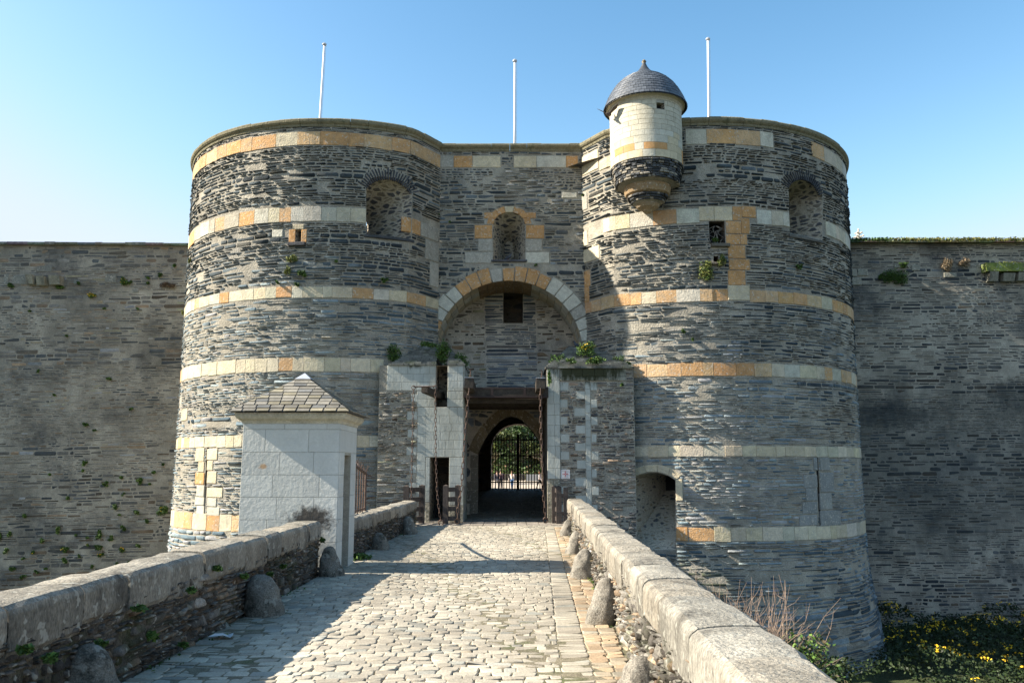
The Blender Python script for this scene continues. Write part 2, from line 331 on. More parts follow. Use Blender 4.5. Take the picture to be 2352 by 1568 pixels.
class Masonry:
    def __init__(s, surf, u0, u1, v0, v1, seed=1, res=.02):
        s.S = surf; s.u0, s.u1, s.v0, s.v1 = u0, u1, v0, v1; s.res = res
        s.nu = int((u1 - u0) / res) + 2; s.nv = int((v1 - v0) / res) + 2
        s.occ = np.zeros((s.nv, s.nu), bool); s.r = random.Random(seed); s.holes = []
        s.gu, s.gv = np.meshgrid(u0 + (np.arange(s.nu) + .5) * res, v0 + (np.arange(s.nv) + .5) * res)
        s.st = []
    def mark(s, poly):
        us = [p[0] for p in poly]; vs = [p[1] for p in poly]
        i0 = max(0, int((min(us) - s.u0) / s.res) - 1); i1 = min(s.nu, int((max(us) - s.u0) / s.res) + 2)
        j0 = max(0, int((min(vs) - s.v0) / s.res) - 1); j1 = min(s.nv, int((max(vs) - s.v0) / s.res) + 2)
        if i1 > i0 and j1 > j0:
            s.occ[j0:j1, i0:i1] |= inpoly(s.gu[j0:j1, i0:i1], s.gv[j0:j1, i0:i1], poly)
    def hole(s, poly): s.holes.append(poly); s.mark(poly)
    def rubble(s, v0, v1, h=(.05, .14), l=(.15, .5), gap=.02, proud=(.01, .04), drop=.03, ua=None, ub=None, wav=.02, split=.15, patchy=1.6):
        r = s.r; ua = s.u0 if ua is None else ua; ub = s.u1 if ub is None else ub
        v = v0; ph = r.random() * 9; reg = r.uniform(.75, 1.3)
        while v < v1 - h[0] * .6:
            if r.random() < .28: reg = r.choice((.65, .8, 1.0, 1.25, 1.5))
            hh = min(max(.035, r.uniform(*h) * reg), v1 - v)
            u = ua - r.random() * .2; u = max(u, s.u0)
            while u < ub:
                nz_ = mnoise.noise(Vector((u * .55 + ph, v * .8, 7.7))); nd_ = mnoise.noise(Vector((u * .8, v * 1.3 + ph, 2.2)))
                L = r.uniform(*l) * (1 + .6 * max(-.5, min(1.5, (hh - h[0]) / (h[1] - h[0] + 1e-6)))) * (1 + .7 * nz_)
                if ub - u < .05: break
                L = min(max(L, .055), ub - u)
                iu = int((u - s.u0) / s.res); iu2 = min(s.nu, int((u + L - s.u0) / s.res) + 1)
                ja = min(s.nv - 1, max(0, int((v + hh * .2 - s.v0) / s.res))); jb = min(s.nv - 1, max(0, int((v + hh * .8 - s.v0) / s.res)))
                row = s.occ[ja, iu:iu2] | s.occ[jb, iu:iu2]
                if row.size == 0: break
                if row[0]:
                    k = np.argmax(~row) if not row.all() else len(row)
                    u += max(1, k) * s.res; continue
                if row.any(): L = np.argmax(row) * s.res
                if L < l[0] * .35: u += L + s.res; continue
                wv = wav * (math.sin(u * .9 + ph + v * .6) + .6 * math.sin(u * 2.3 + ph * 2 + v))
                if r.random() > drop + max(0, nd_ - .28) * patchy:
                    if r.random() < split + max(0, nz_) * .5 and hh > h[0] * 1.4:
                        k = r.uniform(.4, .6)
                        s.st.append((u + L/2, v + hh*k/2 + wv, L - gap, hh*k - gap, r.uniform(*proud), r.random()))
                        s.st.append((u + L/2, v + hh*(1+k)/2 + wv, L - gap, hh*(1-k) - gap, r.uniform(*proud), r.random()))
                    else:
                        s.st.append((u + L/2, v + hh/2 + wv + r.uniform(-.006, .006), L - gap*r.uniform(.7, 1.6), (hh - gap) * r.uniform(.8, 1.02), r.uniform(*proud), r.random()))
                u += L
            v += hh
    def stones_mesh(s, colf, rings=((0, -.03), (.5, .8), (1, 1)), bev=.012, jit=.3, tilt=.017, chop=.4, seed=0):
        st = np.array(s.st); n = len(st); rg = np.random.default_rng(seed)
        cu, cv, ww, hh, pr, rnd = st.T
        hh = np.maximum(hh, .015); ww = np.maximum(ww, .03)
        cm = np.minimum(ww * .4, hh * .5)
        c = rg.uniform(.15, 1, (n, 8)) * chop * 2
        W = ww[:, None] / 2; H = hh[:, None] / 2; k = cm[:, None]
        pu = np.concatenate([-W + k*c[:, 0:1], W - k*c[:, 1:2], W, W, W - k*c[:, 4:5], -W + k*c[:, 5:6], -W, -W], 1)
        pv = np.concatenate([-H, -H, -H + k*c[:, 2:3]*.9, H - k*c[:, 3:4]*.9, H, H, H - k*c[:, 6:7]*.9, -H + k*c[:, 7:8]*.9], 1)
        pu = pu + rg.uniform(-1, 1, (n, 8)) * k * jit * .5; pv = pv + rg.uniform(-1, 1, (n, 8)) * k * jit * .45
        tu = rg.normal(0, tilt, n)[:, None]; tv = rg.normal(0, tilt, n)[:, None]
        V = []
        for (ins, nm) in rings:
            b = np.minimum(bev * ins, cm * .45)[:, None]
            fu = 1 - b / np.maximum(W, .02); fv = 1 - b / np.maximum(H, .01)
            qu = pu * fu; qv = pv * fv
            if nm < 0: nn = np.full((n, 8), nm)
            else: nn = pr[:, None] * nm + (tu * qu / np.maximum(W, .02) + tv * qv / np.maximum(H, .01)) * nm
            V.append(s.S.map(cu[:, None] + qu, cv[:, None] + qv, nn))
        nr = len(rings); V = np.stack(V, 1).reshape(n, nr * 8, 3)
        col = colf(cu, cv, rnd, rg)
        cols = np.repeat(col[:, None, :], nr * 8, 1)
        V = V.reshape(-1, 3); base = (np.arange(n) * nr * 8)[:, None]
        fq = []
        for i in range(nr - 1):
            for k2 in range(8):
                kk = (k2 + 1) % 8
                fq.append(np.concatenate([base + i*8 + k2, base + i*8 + kk, base + (i+1)*8 + kk, base + (i+1)*8 + k2], 1))
        Q = np.concatenate(fq); G8 = base + (nr - 1) * 8 + np.arange(8)[None, :]
        me = bpy.data.meshes.new('stones')
        me.vertices.add(len(V)); me.vertices.foreach_set('co', V.astype('f').ravel())
        nl = Q.size + G8.size
        me.loops.add(nl); me.loops.foreach_set('vertex_index', np.concatenate([Q.ravel(), G8.ravel()]).astype('i'))
        me.polygons.add(len(Q) + len(G8))
        ls = np.concatenate([np.arange(len(Q)) * 4, Q.size + np.arange(len(G8)) * 8]).astype('i')
        me.polygons.foreach_set('loop_start', ls)
        me.update(calc_edges=True)
        a = me.color_attributes.new('Col', 'FLOAT_COLOR', 'POINT')
        cc = np.concatenate([cols.reshape(-1, 3), np.ones((len(V), 1))], 1)
        a.data.foreach_set('color', cc.astype('f').ravel())
        return me
    # dressed blocks of any outline in (u, v)
    def block(s, mb, poly, col, proud=.02, bev=.012, back=-.05, mark=True, gap=.006, sub=True, step=.25):
        P = np.array(poly, float); c = P.mean(0); he = np.maximum(np.abs(P - c).max(0), .02)
        if mark: s.mark([tuple(p) for p in P])
        strip = 0
        if sub:
            Q = []; ks = []
            for i in range(len(P)):
                a = P[i]; b = P[(i + 1) % len(P)]; k = max(1, int(abs(b[0] - a[0]) / step + .5)); ks.append(k)
                for j in range(k): Q.append(a + (b - a) * j / k)
            if len(P) == 4 and ks[1] == ks[3] == 1 and ks[0] == ks[2]: strip = ks[0]
            P = np.array(Q)
        n = len(P)
        V = []
        for ins, nn in ((gap, back), (gap, proud - bev), (gap + bev, proud)):
            q = c + (P - c) * (1 - np.minimum(ins / he, .4))
            V.append(s.S.map(q[:, 0], q[:, 1], np.full(n, nn)))
        V = np.concatenate(V)
        fs = [(i*n + k, i*n + (k+1) % n, (i+1)*n + (k+1) % n, (i+1)*n + k) for i in range(2) for k in range(n)]
        if strip: fs += [(2*n + k, 2*n + k + 1, 2*n + 2*strip + 1 - k - 1, 2*n + 2*strip + 1 - k) for k in range(strip)]
        else: fs.append(tuple(2*n + k for k in range(n)))
        A = sum(P[i][0]*P[(i+1) % n][1] - P[(i+1) % n][0]*P[i][1] for i in range(n))
        if A < 0: fs = [f[::-1] for f in fs]
        mb.add(V, fs, col)
    def course(s, mb, u0, u1, v0, v1, colf, l=(.3, .8), proud=.02, bev=.012, jit=.01, gap=.006, skip=0):
        r = s.r; u = u0; va = lambda: r.uniform(-jit, jit)
        while u < u1 - .02:
            L = r.uniform(*l); 
            if u1 - (u + L) < l[0] * .6: L = u1 - u
            if r.random() >= skip:
                s.block(mb, [(u, v0 + va()), (u + L, v0 + va()), (u + L, v1 + va()), (u, v1 + va())], colf(u + L/2), proud + r.uniform(-.008, .008), bev, gap=gap)
            else: s.mark([(u, v0), (u + L, v0), (u + L, v1), (u, v1)]) if False else None
            u += L
    def sheet(s, u0=None, u1=None, v0=None, v1=None, du=.3, dv=1.0):
        u0 = s.u0 if u0 is None else u0; u1 = s.u1 if u1 is None else u1
        v0 = s.v0 if v0 is None else v0; v1 = s.v1 if v1 is None else v1
        nu = max(1, int((u1 - u0) / du)); nv = max(1, int((v1 - v0) / dv))
        pts = [Vector((u0 + (u1 - u0) * i / nu, v0 + (v1 - v0) * j / nv)) for j in range(nv + 1) for i in range(nu + 1)]
        edges = []
        for h in s.holes:
            b = len(pts); pts += [Vector(p) for p in h]; edges += [(b + i, b + (i + 1) % len(h)) for i in range(len(h))]
        vs, es, fs, *_ = delaunay_2d_cdt(pts, edges, [], 0, 1e-5)
        V = np.array([(p[0], p[1]) for p in vs]); F_ = []
        cen = np.array([V[list(f)].mean(0) for f in fs])
        bad = np.zeros(len(fs), bool)
        for h in s.holes: bad |= inpoly(cen[:, 0], cen[:, 1], h)
        F_ = [f for f, b in zip(fs, bad) if not b]
        mb = MB(); mb.add(s.S.map(V[:, 0], V[:, 1], np.zeros(len(V))), F_)
        return mb
def loft(mb, S, A, B, depth, cap=True, steps=3, A_n=0.0, col=(1, 1, 1)):
    A = np.array(A, float); B = np.array(B, float); n = len(A); V = []
    for i in range(steps + 1):
        t = i / steps; q = A + (B - A) * t
        V.append(S.map(q[:, 0], q[:, 1], np.full(n, A_n - depth * t)))
    V = np.concatenate(V)
    fs = [(i*n + k, (i+1)*n + k, (i+1)*n + (k+1) % n, i*n + (k+1) % n) for i in range(steps) for k in range(n)]
    if cap: fs.append(tuple(steps*n + k for k in range(n)))
    mb.add(V, fs, col)
def arch(x0, x1, yb, ys, yt, n=12, point=0):   # outline: bottom yb, spring ys, crown yt, in whatever coordinates
    cx = (x0 + x1) / 2; w_ = (x1 - x0) / 2; P = [(x0, yb), (x1, yb)]
    for i in range(n + 1):
        t = math.pi * i / n; c = math.cos(t); si = math.sin(t)
        if point: 
            si = (1 - abs(c) ** 1.7) ** (1 / 1.25) 
        P.append((cx + w_ * c, ys + (yt - ys) * si))
    return P

OCH = (.56, .315, .135); CRM = (.61, .52, .355); PAL = (.57, .545, .45); GRY = (.40, .375, .315); BRN = (.30, .20, .11)
def pick(r, weights):
    x = r.random() * sum(weights); cs = (OCH, CRM, PAL, GRY)
    for wgt, c in zip(weights, cs):
        x -= wgt
        if x <= 0: break
    k = r.uniform(.88, 1.08); q = r.uniform(.0, .45)
    return tuple((v * (1 - q) + w_ * q) * k * r.uniform(.97, 1.03) for v, w_ in zip(c, CRM if c != CRM else PAL))

def slate_cols(dark, mid, brown=.1, pal=None, grad=None):
    def f(u, v, rnd, rg):
        n = len(u); t = rg.random(n)[:, None] ** 1.3
        k = np.array([mnoise.noise(Vector((a * .35, b * .5, 3.1))) for a, b in zip(u, v)])[:, None]
        t = np.clip(t + k * .7, 0, 1)
        c = np.array(dark) * (1 - t) + np.array(mid) * t
        m = rg.random(n) < brown
        c[m] = c[m] * np.array([1.35, 1.08, .85])
        g = rg.random(n) < .06
        c[g] = c[g] * 1.9
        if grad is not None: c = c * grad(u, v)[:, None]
        return np.minimum(c * rg.uniform(.75, 1.25, (n, 1)), .36)
    return f

# ------------------------------------------------------------------ ground, moat, courtyard
def roadz(u, v):
    v = np.asarray(v, float)
    return np.interp(v, [-50, 30.5, 45, 47, 60, 78, 95, 130], [0, 0, .66, .66, -.25, -.2, .36, .5]) + 0 * u
MOAT = -4.85
g = MB()
xs = [-900, -200, -60, -30, -18, -10, 0, 6, 10, 14, 18, 24, 40, 80, 200, 900]; ys = [-900, -100, -30, -5, 5, 12, 18, 24, 30, 36, 60, 130, 900]
gv = []; 
for yy in ys:
    for xx in xs:
        gv.append((xx, yy, MOAT + .25 * math.sin(xx * .7 + yy * .4)))
g.add(gv, [(j*16+i, j*16+i+1, (j+1)*16+i+1, (j+1)*16+i) for j in range(12) for i in range(15)])
single('moat_ground', g.mesh(), M['moat'], 'grassy floor of the dry moat', 'ground', kind='structure', rebase=False)
# parapets follow the roadway (X of the inner face against depth)
def XL(D): return float(np.interp(D, [-6, 3, 14.2, 17, 26.9], [-3.3, -3.22, -3.15, -3.10, -2.86]))
def XR(D): return float(np.interp(D, [-6, 3.5, 9, 22, 26], [.75, .98, 1.12, 1.54, 1.66]))
PT = .46                          # parapet thickness
# bridge body
b = MB()
Ds = [-6, 3, 9, 14.5, 20, 26.0]
vs = []; fs = []
for i, D in enumerate(Ds):
    l = XL(D) - PT - .02; r_ = XR(D) + PT + .02
    vs += [(l, D, -.03), (l, D, -6), (r_, D, -6), (r_, D, -.03)]
for i in range(len(Ds) - 1):
    for k in range(4): fs.append((i*4+k, (i+1)*4+k, (i+1)*4+(k+1) % 4, i*4+(k+1) % 4))
fs += [(0, 1, 2, 3), (20, 23, 22, 21)]
b.add(vs, fs)
single('bridge', b.mesh(), M['flank'], 'masonry body of the bridge that carries the roadway', 'bridge', kind='structure', rebase=False)

# ------------------------------------------------------------------ the paved road
road = Masonry(Ground(lambda u, v: roadz(u, v) + .012 * np.sin(u * 2.1 + v * .5)), -4, 3, -4, 46, seed=5)
r = road.r
v = -3.0
while v < 45:
    if 25.75 < v < 28.95: v += .18; continue
    hh = r.choice((r.uniform(.09, .13), r.uniform(.12, .17)))
    if v < 25.75 and v + hh > 25.75: hh = 25.75 - v
    if hh < .06: v += .1; continue
    if v < 26: ua, ub = XL(v) + .02, XR(v) - .02
    elif v < 31.6: ua, ub = -1.55, 1.2
    else: ua, ub = -1.9 + .05 * (v - 31), 1.75 + .02 * (v - 31)
    u = ua; gut = ub - .36
    while u < ub - .03:
        L = r.uniform(.11, .23)
        if v < 25:
            if u < ua + .55: L = r.uniform(.13, .24)
            if u >= gut - .02: L = r.uniform(.15, .2)
            elif u + L > gut - .3 and u < gut - .31: L = gut - .27 - u
            elif gut - .31 <= u < gut: L = gut - u
        L = max(.02, min(L, ub - u))
        if L > .05:
            road.st.append((u + L/2, v + hh/2 + .018 * math.sin(u * 1.7 + v * .9) + .012 * math.sin(u*5), L - .007, hh - .007, r.uniform(.024, .034), r.random()))
        u += L
    v += hh
def sett_cols(u, v, rnd, rg):
    n = len(u); t = rg.random((n, 1))
    c = np.array([.29, .255, .20]) * (1 - t) + np.array([.42, .38, .30]) * t
    kk = np.array([mnoise.noise(Vector((a * .7, b * .35, 1.0))) for a, b in zip(u, v)])[:, None]; c = c * (1 + .35 * kk)
    xr = np.array([XR(a) for a in v])
    m = (u > xr - .37) & (v < 25); m2 = m & (rg.random(n) < .65)
    c[m] *= np.array([1.0, .93, .84]); c[m2] *= np.array([1.03, .91, .82])
    k = rg.random(n) < .1; c[k] *= np.array([.8, .86, .92])
    ins = v > 29; c[ins] *= .55  # gateway shade painted into the setts beyond the deck
    return c * rg.uniform(.86, 1.12, (n, 1))
roado = single('road', (lambda mb: mb.mesh())(MB().add([(XL(-5), -5, .015), (XR(-5), -5, .015), (XR(14), 14, .015), (XR(26), 26, .015), (XL(26), 26, .015), (XL(14), 14, .015)], [(0, 1, 2, 3, 4, 5)])),
               M['joint_soil'], 'paved roadway across the bridge', 'road', kind='structure', rebase=False)
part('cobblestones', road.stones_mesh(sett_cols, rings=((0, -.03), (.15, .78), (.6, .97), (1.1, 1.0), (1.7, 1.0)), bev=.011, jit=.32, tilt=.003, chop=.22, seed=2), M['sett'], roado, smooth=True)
pb = MB()
vs = []
for D in (29.0, 31.6, 38, 45, 46):
    z = float(roadz(0, D)) - .005; vs += [(-2.0, D, z), (2.6, D, z)]
pb.add(vs, [(2*i, 2*i+1, 2*i+3, 2*i+2) for i in range(4)])
single('passage_floor', pb.mesh(), M['joint_soil'], 'floor bed of the gate passage', 'floor', kind='structure', rebase=False)
cg = MB(); vs = []
for D in (46, 60, 78, 95, 130, 220):
    z = float(roadz(0, D)); vs += [(-60, D, z), (60, D, z)]
cg.add(vs, [(2*i, 2*i+1, 2*i+3, 2*i+2) for i in range(5)])
single('courtyard_ground', cg.mesh(), M['gravel'], 'pale gravel of the inner courtyard', 'ground', kind='structure', rebase=False)

# ------------------------------------------------------------------ round towers
TOPZ = 12 + CAMZ
LT = Cyl(-6.7, 33.6, 6.32, lambda z: np.interp(z, [-5, -1.5, 3], [.35, .05, 0]), turn=math.asin((6.7 - 3.54) / 6.32))
RT = Cyl(7.0, 33.9, 6.70, lambda z: np.interp(z, [-6, -1.6, 5, 13], [.5, -.10, -.08, .02]), turn=-math.asin((7.0 - 3.45) / 6.70))
def rect(S, x0, y0, x1, y1):
    xm, ym = (x0 + x1) / 2, (y0 + y1) / 2
    ua = S.px(x0, ym)[0]; ub = S.px(x1, ym)[0]; va = S.px(xm, y1)[1]; vb = S.px(xm, y0)[1]
    return [(ua, va), (ub, va), (ub, vb), (ua, vb)]
def vof(S, x, y): return S.px(x, y)[1]
def grow(P, k):
    c = np.mean(np.array(P), 0); return [tuple(c + (np.array(p) - c) * (1 + k)) for p in P]

def cornice(T, parent, u0, u1):
    mb = MB(); r_ = random.Random(3); u = u0
    while u < u1 - .01:
        e = min(u + r_.uniform(.4, .75), u1); k = 3; dz = r_.uniform(-.02, .012)
        prof = [(-.02, -.30), (.03, -.27), (.05, -.2), (.09, -.17), (.13, -.12), (.14, -.04 + dz), (.11, dz), (-.5, dz + .01), (-.7, dz - .1), (-.7, -.3)]
        V = []
        for i in range(k + 1):
            uu = u + (e - .012 - u) * i / k
            V.append(T.map(np.full(len(prof), uu), np.full(len(prof), 13.0), np.array([p[0] for p in prof])) + np.array([(0, 0, TOPZ + p[1] - 13.0) for p in prof]))
        n = len(prof); mb.add(np.concatenate(V), [(i*n + j, (i+1)*n + j, (i+1)*n + j + 1, i*n + j + 1) for i in range(k) for j in range(n - 1)] + [tuple(range(n)), tuple(k*n + j for j in range(n))[::-1]])
        u = e
    part('cornice', mb.mesh(), M['cornice'], parent)
def dressed(m, parent, name, lst, mt='tuff', proud=.025):
    mb = MB()
    for (x0, y0, x1, y1, c) in lst:
        k = m.r.uniform(.88, 1.1); m.block(mb, rect(m.S, x0, y0, x1, y1), tuple(v * k for v in c), proud)
    part(name, mb.mesh(), M[mt], parent)

# ---- left tower
tl = thing('round_tower', 'round banded slate tower left of the gate, without a turret', 'tower', (LT.cx, LT.cy, MOAT))
d2 = lambda a: rad(a) * LT.R
LU = LT.turn * LT.R + 1.10
m = Masonry(LT, d2(-112), LU, -5.4, TOPZ - .26, seed=11)
bands = [(303, 334, 700, (9, .5, .1, .4)), (475, 508, 700, (1.0, 2, 4, 1)), (658, 683, 700, (1.5, 6, 1.5, .2)), (822, 853, 640, (.5, 6, 2, .3)), (1001, 1027, 500, (.8, 5, 1, 0)), (1180, 1218, 480, (5, 4, .3, 0))]
# openings
emb = [LT.px(*p) for p in [(841, 545), (944, 548), (946, 440), (930, 418), (905, 407), (875, 404), (852, 410), (841, 425)]]
m.hole(emb)
sw = rect(LT, 679, 527, 692, 557); m.hole(sw)
slit = rect(LT, 470.5, 1026, 475.5, 1183); m.hole(slit)
rv = MB()
cc = LT.px(845, 510); back = [(cc[0] - .10 + (p[0] - emb[0][0]) * .22, cc[1] - .62 + (p[1] - emb[0][1]) * .55) for p in emb]
loft(rv, LT, emb, back, 1.9, cap=False); part('embrasure_reveal', rv.mesh(), M['reveal'], tl)
rv = MB(); loft(rv, LT, sw, grow(sw, -.3), .7); part('window_reveal', rv.mesh(), M['reveal'], tl)
rv = MB(); loft(rv, LT, slit, grow(slit, .0), .5); part('slit_reveal', rv.mesh(), M['passage'], tl)
dk = MB(); loft(dk, LT, grow(sw, -.4), grow(sw, -.45), .05, A_n=-.45); part('dark_interior', dk.mesh(), M['black'], tl)
dk = MB(); loft(dk, LT, slit, slit, .02, A_n=-.3); part('dark_interior', dk.mesh(), M['black'], tl)
# slate voussoirs over the embrasure
vm_ = MB(); r = m.r
ctr = LT.px(893, 470)
for i in range(24):
    t = math.pi * (.17 + .66 * i / 23); rr = r.uniform(.0, .05)
    ru, rv_ = .87, .72
    dirx, dirz = math.cos(t), math.sin(t)
    p0 = np.array([ctr[0] + dirx * ru, ctr[1] + .15 + dirz * (rv_ + .02)]); p1 = p0 + np.array([dirx, dirz]) * r.uniform(.3, .45); n_ = np.array([-dirz, dirx]) * .020
    g_ = r.uniform(.7, 1.3)
    m.block(vm_, [p0 - n_, p1 - n_ * 1.2, p1 + n_ * 1.2, p0 + n_], (.07 * g_, .072 * g_, .08 * g_), .03, .004, gap=.002)
part('relieving_arch', vm_.mesh(), M['slate'], tl)
# small window surround and other dressed stones placed from the photograph
dressed(m, tl, 'window_surround', [(664, 527, 679, 557, OCH), (692, 527, 705, 557, OCH), (672, 516, 698, 527, CRM)])
dressed(m, tl, 'pale_stone', [(625, 528, 650, 545, PAL)])
dressed(m, tl, 'pale_stone', [(418, 938, 431, 966, CRM)])
dressed(m, tl, 'embrasure_jamb', [(922, 500, 965, 534, OCH), (965, 508, 1004, 540, GRY)])
dressed(m, tl, 'quoin', [(975, 545, 1004, 590, GRY), (985, 592, 1004, 650, GRY)])
dressed(m, tl, 'quoin', [(436, 533, 447, 563, OCH)])
dressed(m, tl, 'slit_surround', [(450, 1028, 470, 1060, CRM), (476, 1030, 500, 1056, CRM), (456, 1060, 470, 1084, CRM), (476, 1057, 490, 1080, CRM), (449, 1085, 470, 1112, OCH), (476, 1082, 498, 1110, CRM),
                            (452, 1114, 470, 1140, PAL), (476, 1120, 512, 1142, CRM), (448, 1141, 470, 1160, PAL), (476, 1143, 498, 1163, PAL), (452, 1161, 470, 1181, PAL), (476, 1164, 505, 1184, PAL)])
sl_ = MB(); q = rect(LT, 664, 557.5, 703, 566); m.block(sl_, q, (.09, .09, .095), .16, .01)
part('sill', sl_.mesh(), M['slate'], tl); sl_ = MB()
q = rect(LT, 836, 543, 950, 550); m.block(sl_, [tuple(v) for v in q], (.12, .12, .12), .05, .01)
part('sill', sl_.mesh(), M['slate'], tl)
for (y0, y1, xx, wt) in bands:
    mb = MB(); va, vb = vof(LT, xx, y1), vof(LT, xx, y0)
    segs = [(d2(-105), LU - .02)]
    if y0 == 475: segs = [(d2(-105), emb[0][0] - .02)]
    if y0 == 822: segs = [(d2(-105), d2(22))]
    for (a, e) in segs: m.course(mb, a, e, va, vb, lambda u: pick(r, wt), l=(.3, .75) if y0 != 303 else (.5, 1.0), proud=.02, bev=.006, jit=.02, gap=.004)
    part('stone_band', mb.mesh(), M['tuff'], tl)
part('mortar_wall', m.sheet(v0=-5.4).mesh(), M['mortar'], tl)
zc = vof(LT, 700, 690); zb = vof(LT, 640, 860)
m.rubble(TOPZ - .62, TOPZ - .27, h=(.04, .08), l=(.2, .5), proud=(.005, .02), drop=.1)
m.rubble(vof(LT, 700, 470), vof(LT, 700, 334), h=(.065, .16), l=(.16, .5), gap=.038, proud=(.01, .045), drop=.04, wav=.03)
m.rubble(vof(LT, 700, 654), vof(LT, 700, 510), h=(.055, .13), l=(.15, .5), gap=.034, proud=(.01, .045), drop=.04, wav=.03)
m.rubble(vof(LT, 640, 820), vof(LT, 700, 686), h=(.05, .12), l=(.2, .6), gap=.026, proud=(.0, .03))
m.rubble(vof(LT, 500, 1000), vof(LT, 640, 855), h=(.05, .13), l=(.2, .6), gap=.034, proud=(.0, .04))
m.rubble(vof(LT, 480, 1178), vof(LT, 500, 1028), h=(.06, .13), l=(.2, .6), gap=.036, proud=(.0, .05))
m.rubble(-5.2, vof(LT, 480, 1220), h=(.07, .16), l=(.2, .6), gap=.03, proud=(.01, .06))
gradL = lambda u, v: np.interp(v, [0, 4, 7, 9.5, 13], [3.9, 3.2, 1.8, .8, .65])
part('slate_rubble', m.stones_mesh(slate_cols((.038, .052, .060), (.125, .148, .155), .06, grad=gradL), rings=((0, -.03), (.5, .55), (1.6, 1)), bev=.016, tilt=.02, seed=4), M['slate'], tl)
cornice(LT, tl, rad(-120) * LT.R, LT.turn * LT.R + 1.06)
bk = MB(); bk.lathe((LT.cx, LT.cy, 0), [(LT.R, -5.4), (LT.R, TOPZ - .05)], n=60, a0=rad(138), a1=rad(248)); bk.lathe((LT.cx, LT.cy, 0), [(4.5, -5), (4.5, 7)], n=40)
bk.lathe((LT.cx, LT.cy, 7.0), [(.01, 0), (4.45, 0)], n=48)
part('rear_wall', bk.mesh(), M['flank'], tl)

# ---- right tower
tr = thing('round_tower', 'round banded slate tower right of the gate, with the domed turret hanging from it', 'tower', (RT.cx, RT.cy, MOAT))
d2 = lambda a: rad(a) * RT.R
RU = RT.turn * RT.R - 1.10
m = Masonry(RT, RU, d2(112), -6.2, TOPZ - .26, seed=21); r = m.r
emb = [RT.px(*p) for p in [(1814, 540), (1888, 550), (1889, 440), (1880, 418), (1862, 407), (1840, 405), (1822, 412), (1811, 430)]]
m.hole(emb)
wn = rect(RT, 1629, 508, 1665, 560); m.hole(wn)
hl = rect(RT, 1639, 588, 1650, 603); m.hole(hl)
slit = rect(RT, 1877.5, 1048, 1882.5, 1207); m.hole(slit)
low = [RT.px(*p) for p in [(1433, 1262), (1552, 1262), (1551, 1102), (1535, 1092), (1512, 1085), (1490, 1085), (1468, 1090), (1450, 1100), (1440, 1118), (1434, 1150)]]
m.hole(low)
rv = MB()
loft(rv, RT, emb, [(p[0] + .05, p[1]) for p in grow(emb, -.55)], 1.9); part('embrasure_reveal', rv.mesh(), M['reveal'], tr); rv = MB()
loft(rv, RT, low, [RT.px(*p) for p in [(1500, 1130), (1545, 1130), (1545, 1092), (1540, 1089), (1530, 1088), (1522, 1088), (1515, 1089), (1508, 1090), (1503, 1094), (1500, 1100)]], 2.3, cap=False, steps=5)
part('embrasure_reveal', rv.mesh(), M['low_reveal'], tr)
for P_, d_ in ((wn, .8), (hl, .5), (slit, .5)):
    rv = MB(); loft(rv, RT, P_, grow(P_, -.05), d_); part('window_reveal', rv.mesh(), M['passage'], tr)
dk = MB(); loft(dk, RT, grow(wn, -.1), grow(wn, -.12), .03, A_n=-.7); part('dark_interior', dk.mesh(), M['black'], tr); dk = MB()
lb = [RT.px(*p) for p in [(1498, 1133), (1548, 1133), (1548, 1085), (1498, 1085)]]; loft(dk, RT, lb, lb, .02, A_n=-2.3); part('dark_interior', dk.mesh(), M['black'], tr); dk = MB()
loft(dk, RT, slit, slit, .02, A_n=-.3)
part('dark_interior', dk.mesh(), M['black'], tr)
vm_ = MB(); ctr = RT.px(1850, 470)
for i in range(23):
    t = math.pi * (.15 + .7 * i / 22); dirx, dirz = math.cos(t), math.sin(t)
    p0 = np.array([ctr[0] + dirx * .86, ctr[1] + .17 + dirz * .72]); p1 = p0 + np.array([dirx, dirz]) * r.uniform(.28, .42); n_ = np.array([-dirz, dirx]) * .021; g_ = r.uniform(.7, 1.3)
    m.block(vm_, [p0 - n_, p1 - n_ * 1.2, p1 + n_ * 1.2, p0 + n_], (.075 * g_, .076 * g_, .08 * g_), .03, .004, gap=.002)
part('relieving_arch', vm_.mesh(), M['slate'], tr)
dressed(m, tr, 'window_surround', [(1605, 474, 1640, 507, CRM), (1640, 474, 1682, 507, CRM), (1682, 474, 1704, 507, OCH), (1704, 474, 1736, 500, OCH), (1667, 508, 1702, 537, OCH), (1702, 501, 1722, 537, OCH)])
dressed(m, tr, 'stone_column', [(1667, 538, 1700, 562, OCH), (1700, 538, 1716, 562, OCH), (1672, 563, 1712, 594, OCH), (1674, 595, 1722, 620, OCH), (1672, 621, 1712, 655, OCH), (1672, 655, 1722, 690, CRM)])
dressed(m, tr, 'quoin', [(1340, 340, 1376, 385, CRM)])
dressed(m, tr, 'quoin', [(1378, 360, 1412, 384, CRM)])
dressed(m, tr, 'quoin', [(1340, 430, 1352, 470, GRY)])
dressed(m, tr, 'quoin', [(1337, 520, 1353, 555, CRM)])
dressed(m, tr, 'quoin', [(1337, 560, 1378, 592, CRM)])
dressed(m, tr, 'quoin', [(1340, 612, 1358, 650, OCH)])
dressed(m, tr, 'quoin', [(1338, 650, 1356, 688, OCH)])
dressed(m, tr, 'quoin', [(1552, 1100, 1568, 1150, CRM)])
dressed(m, tr, 'quoin', [(1553, 1210, 1580, 1242, OCH)])
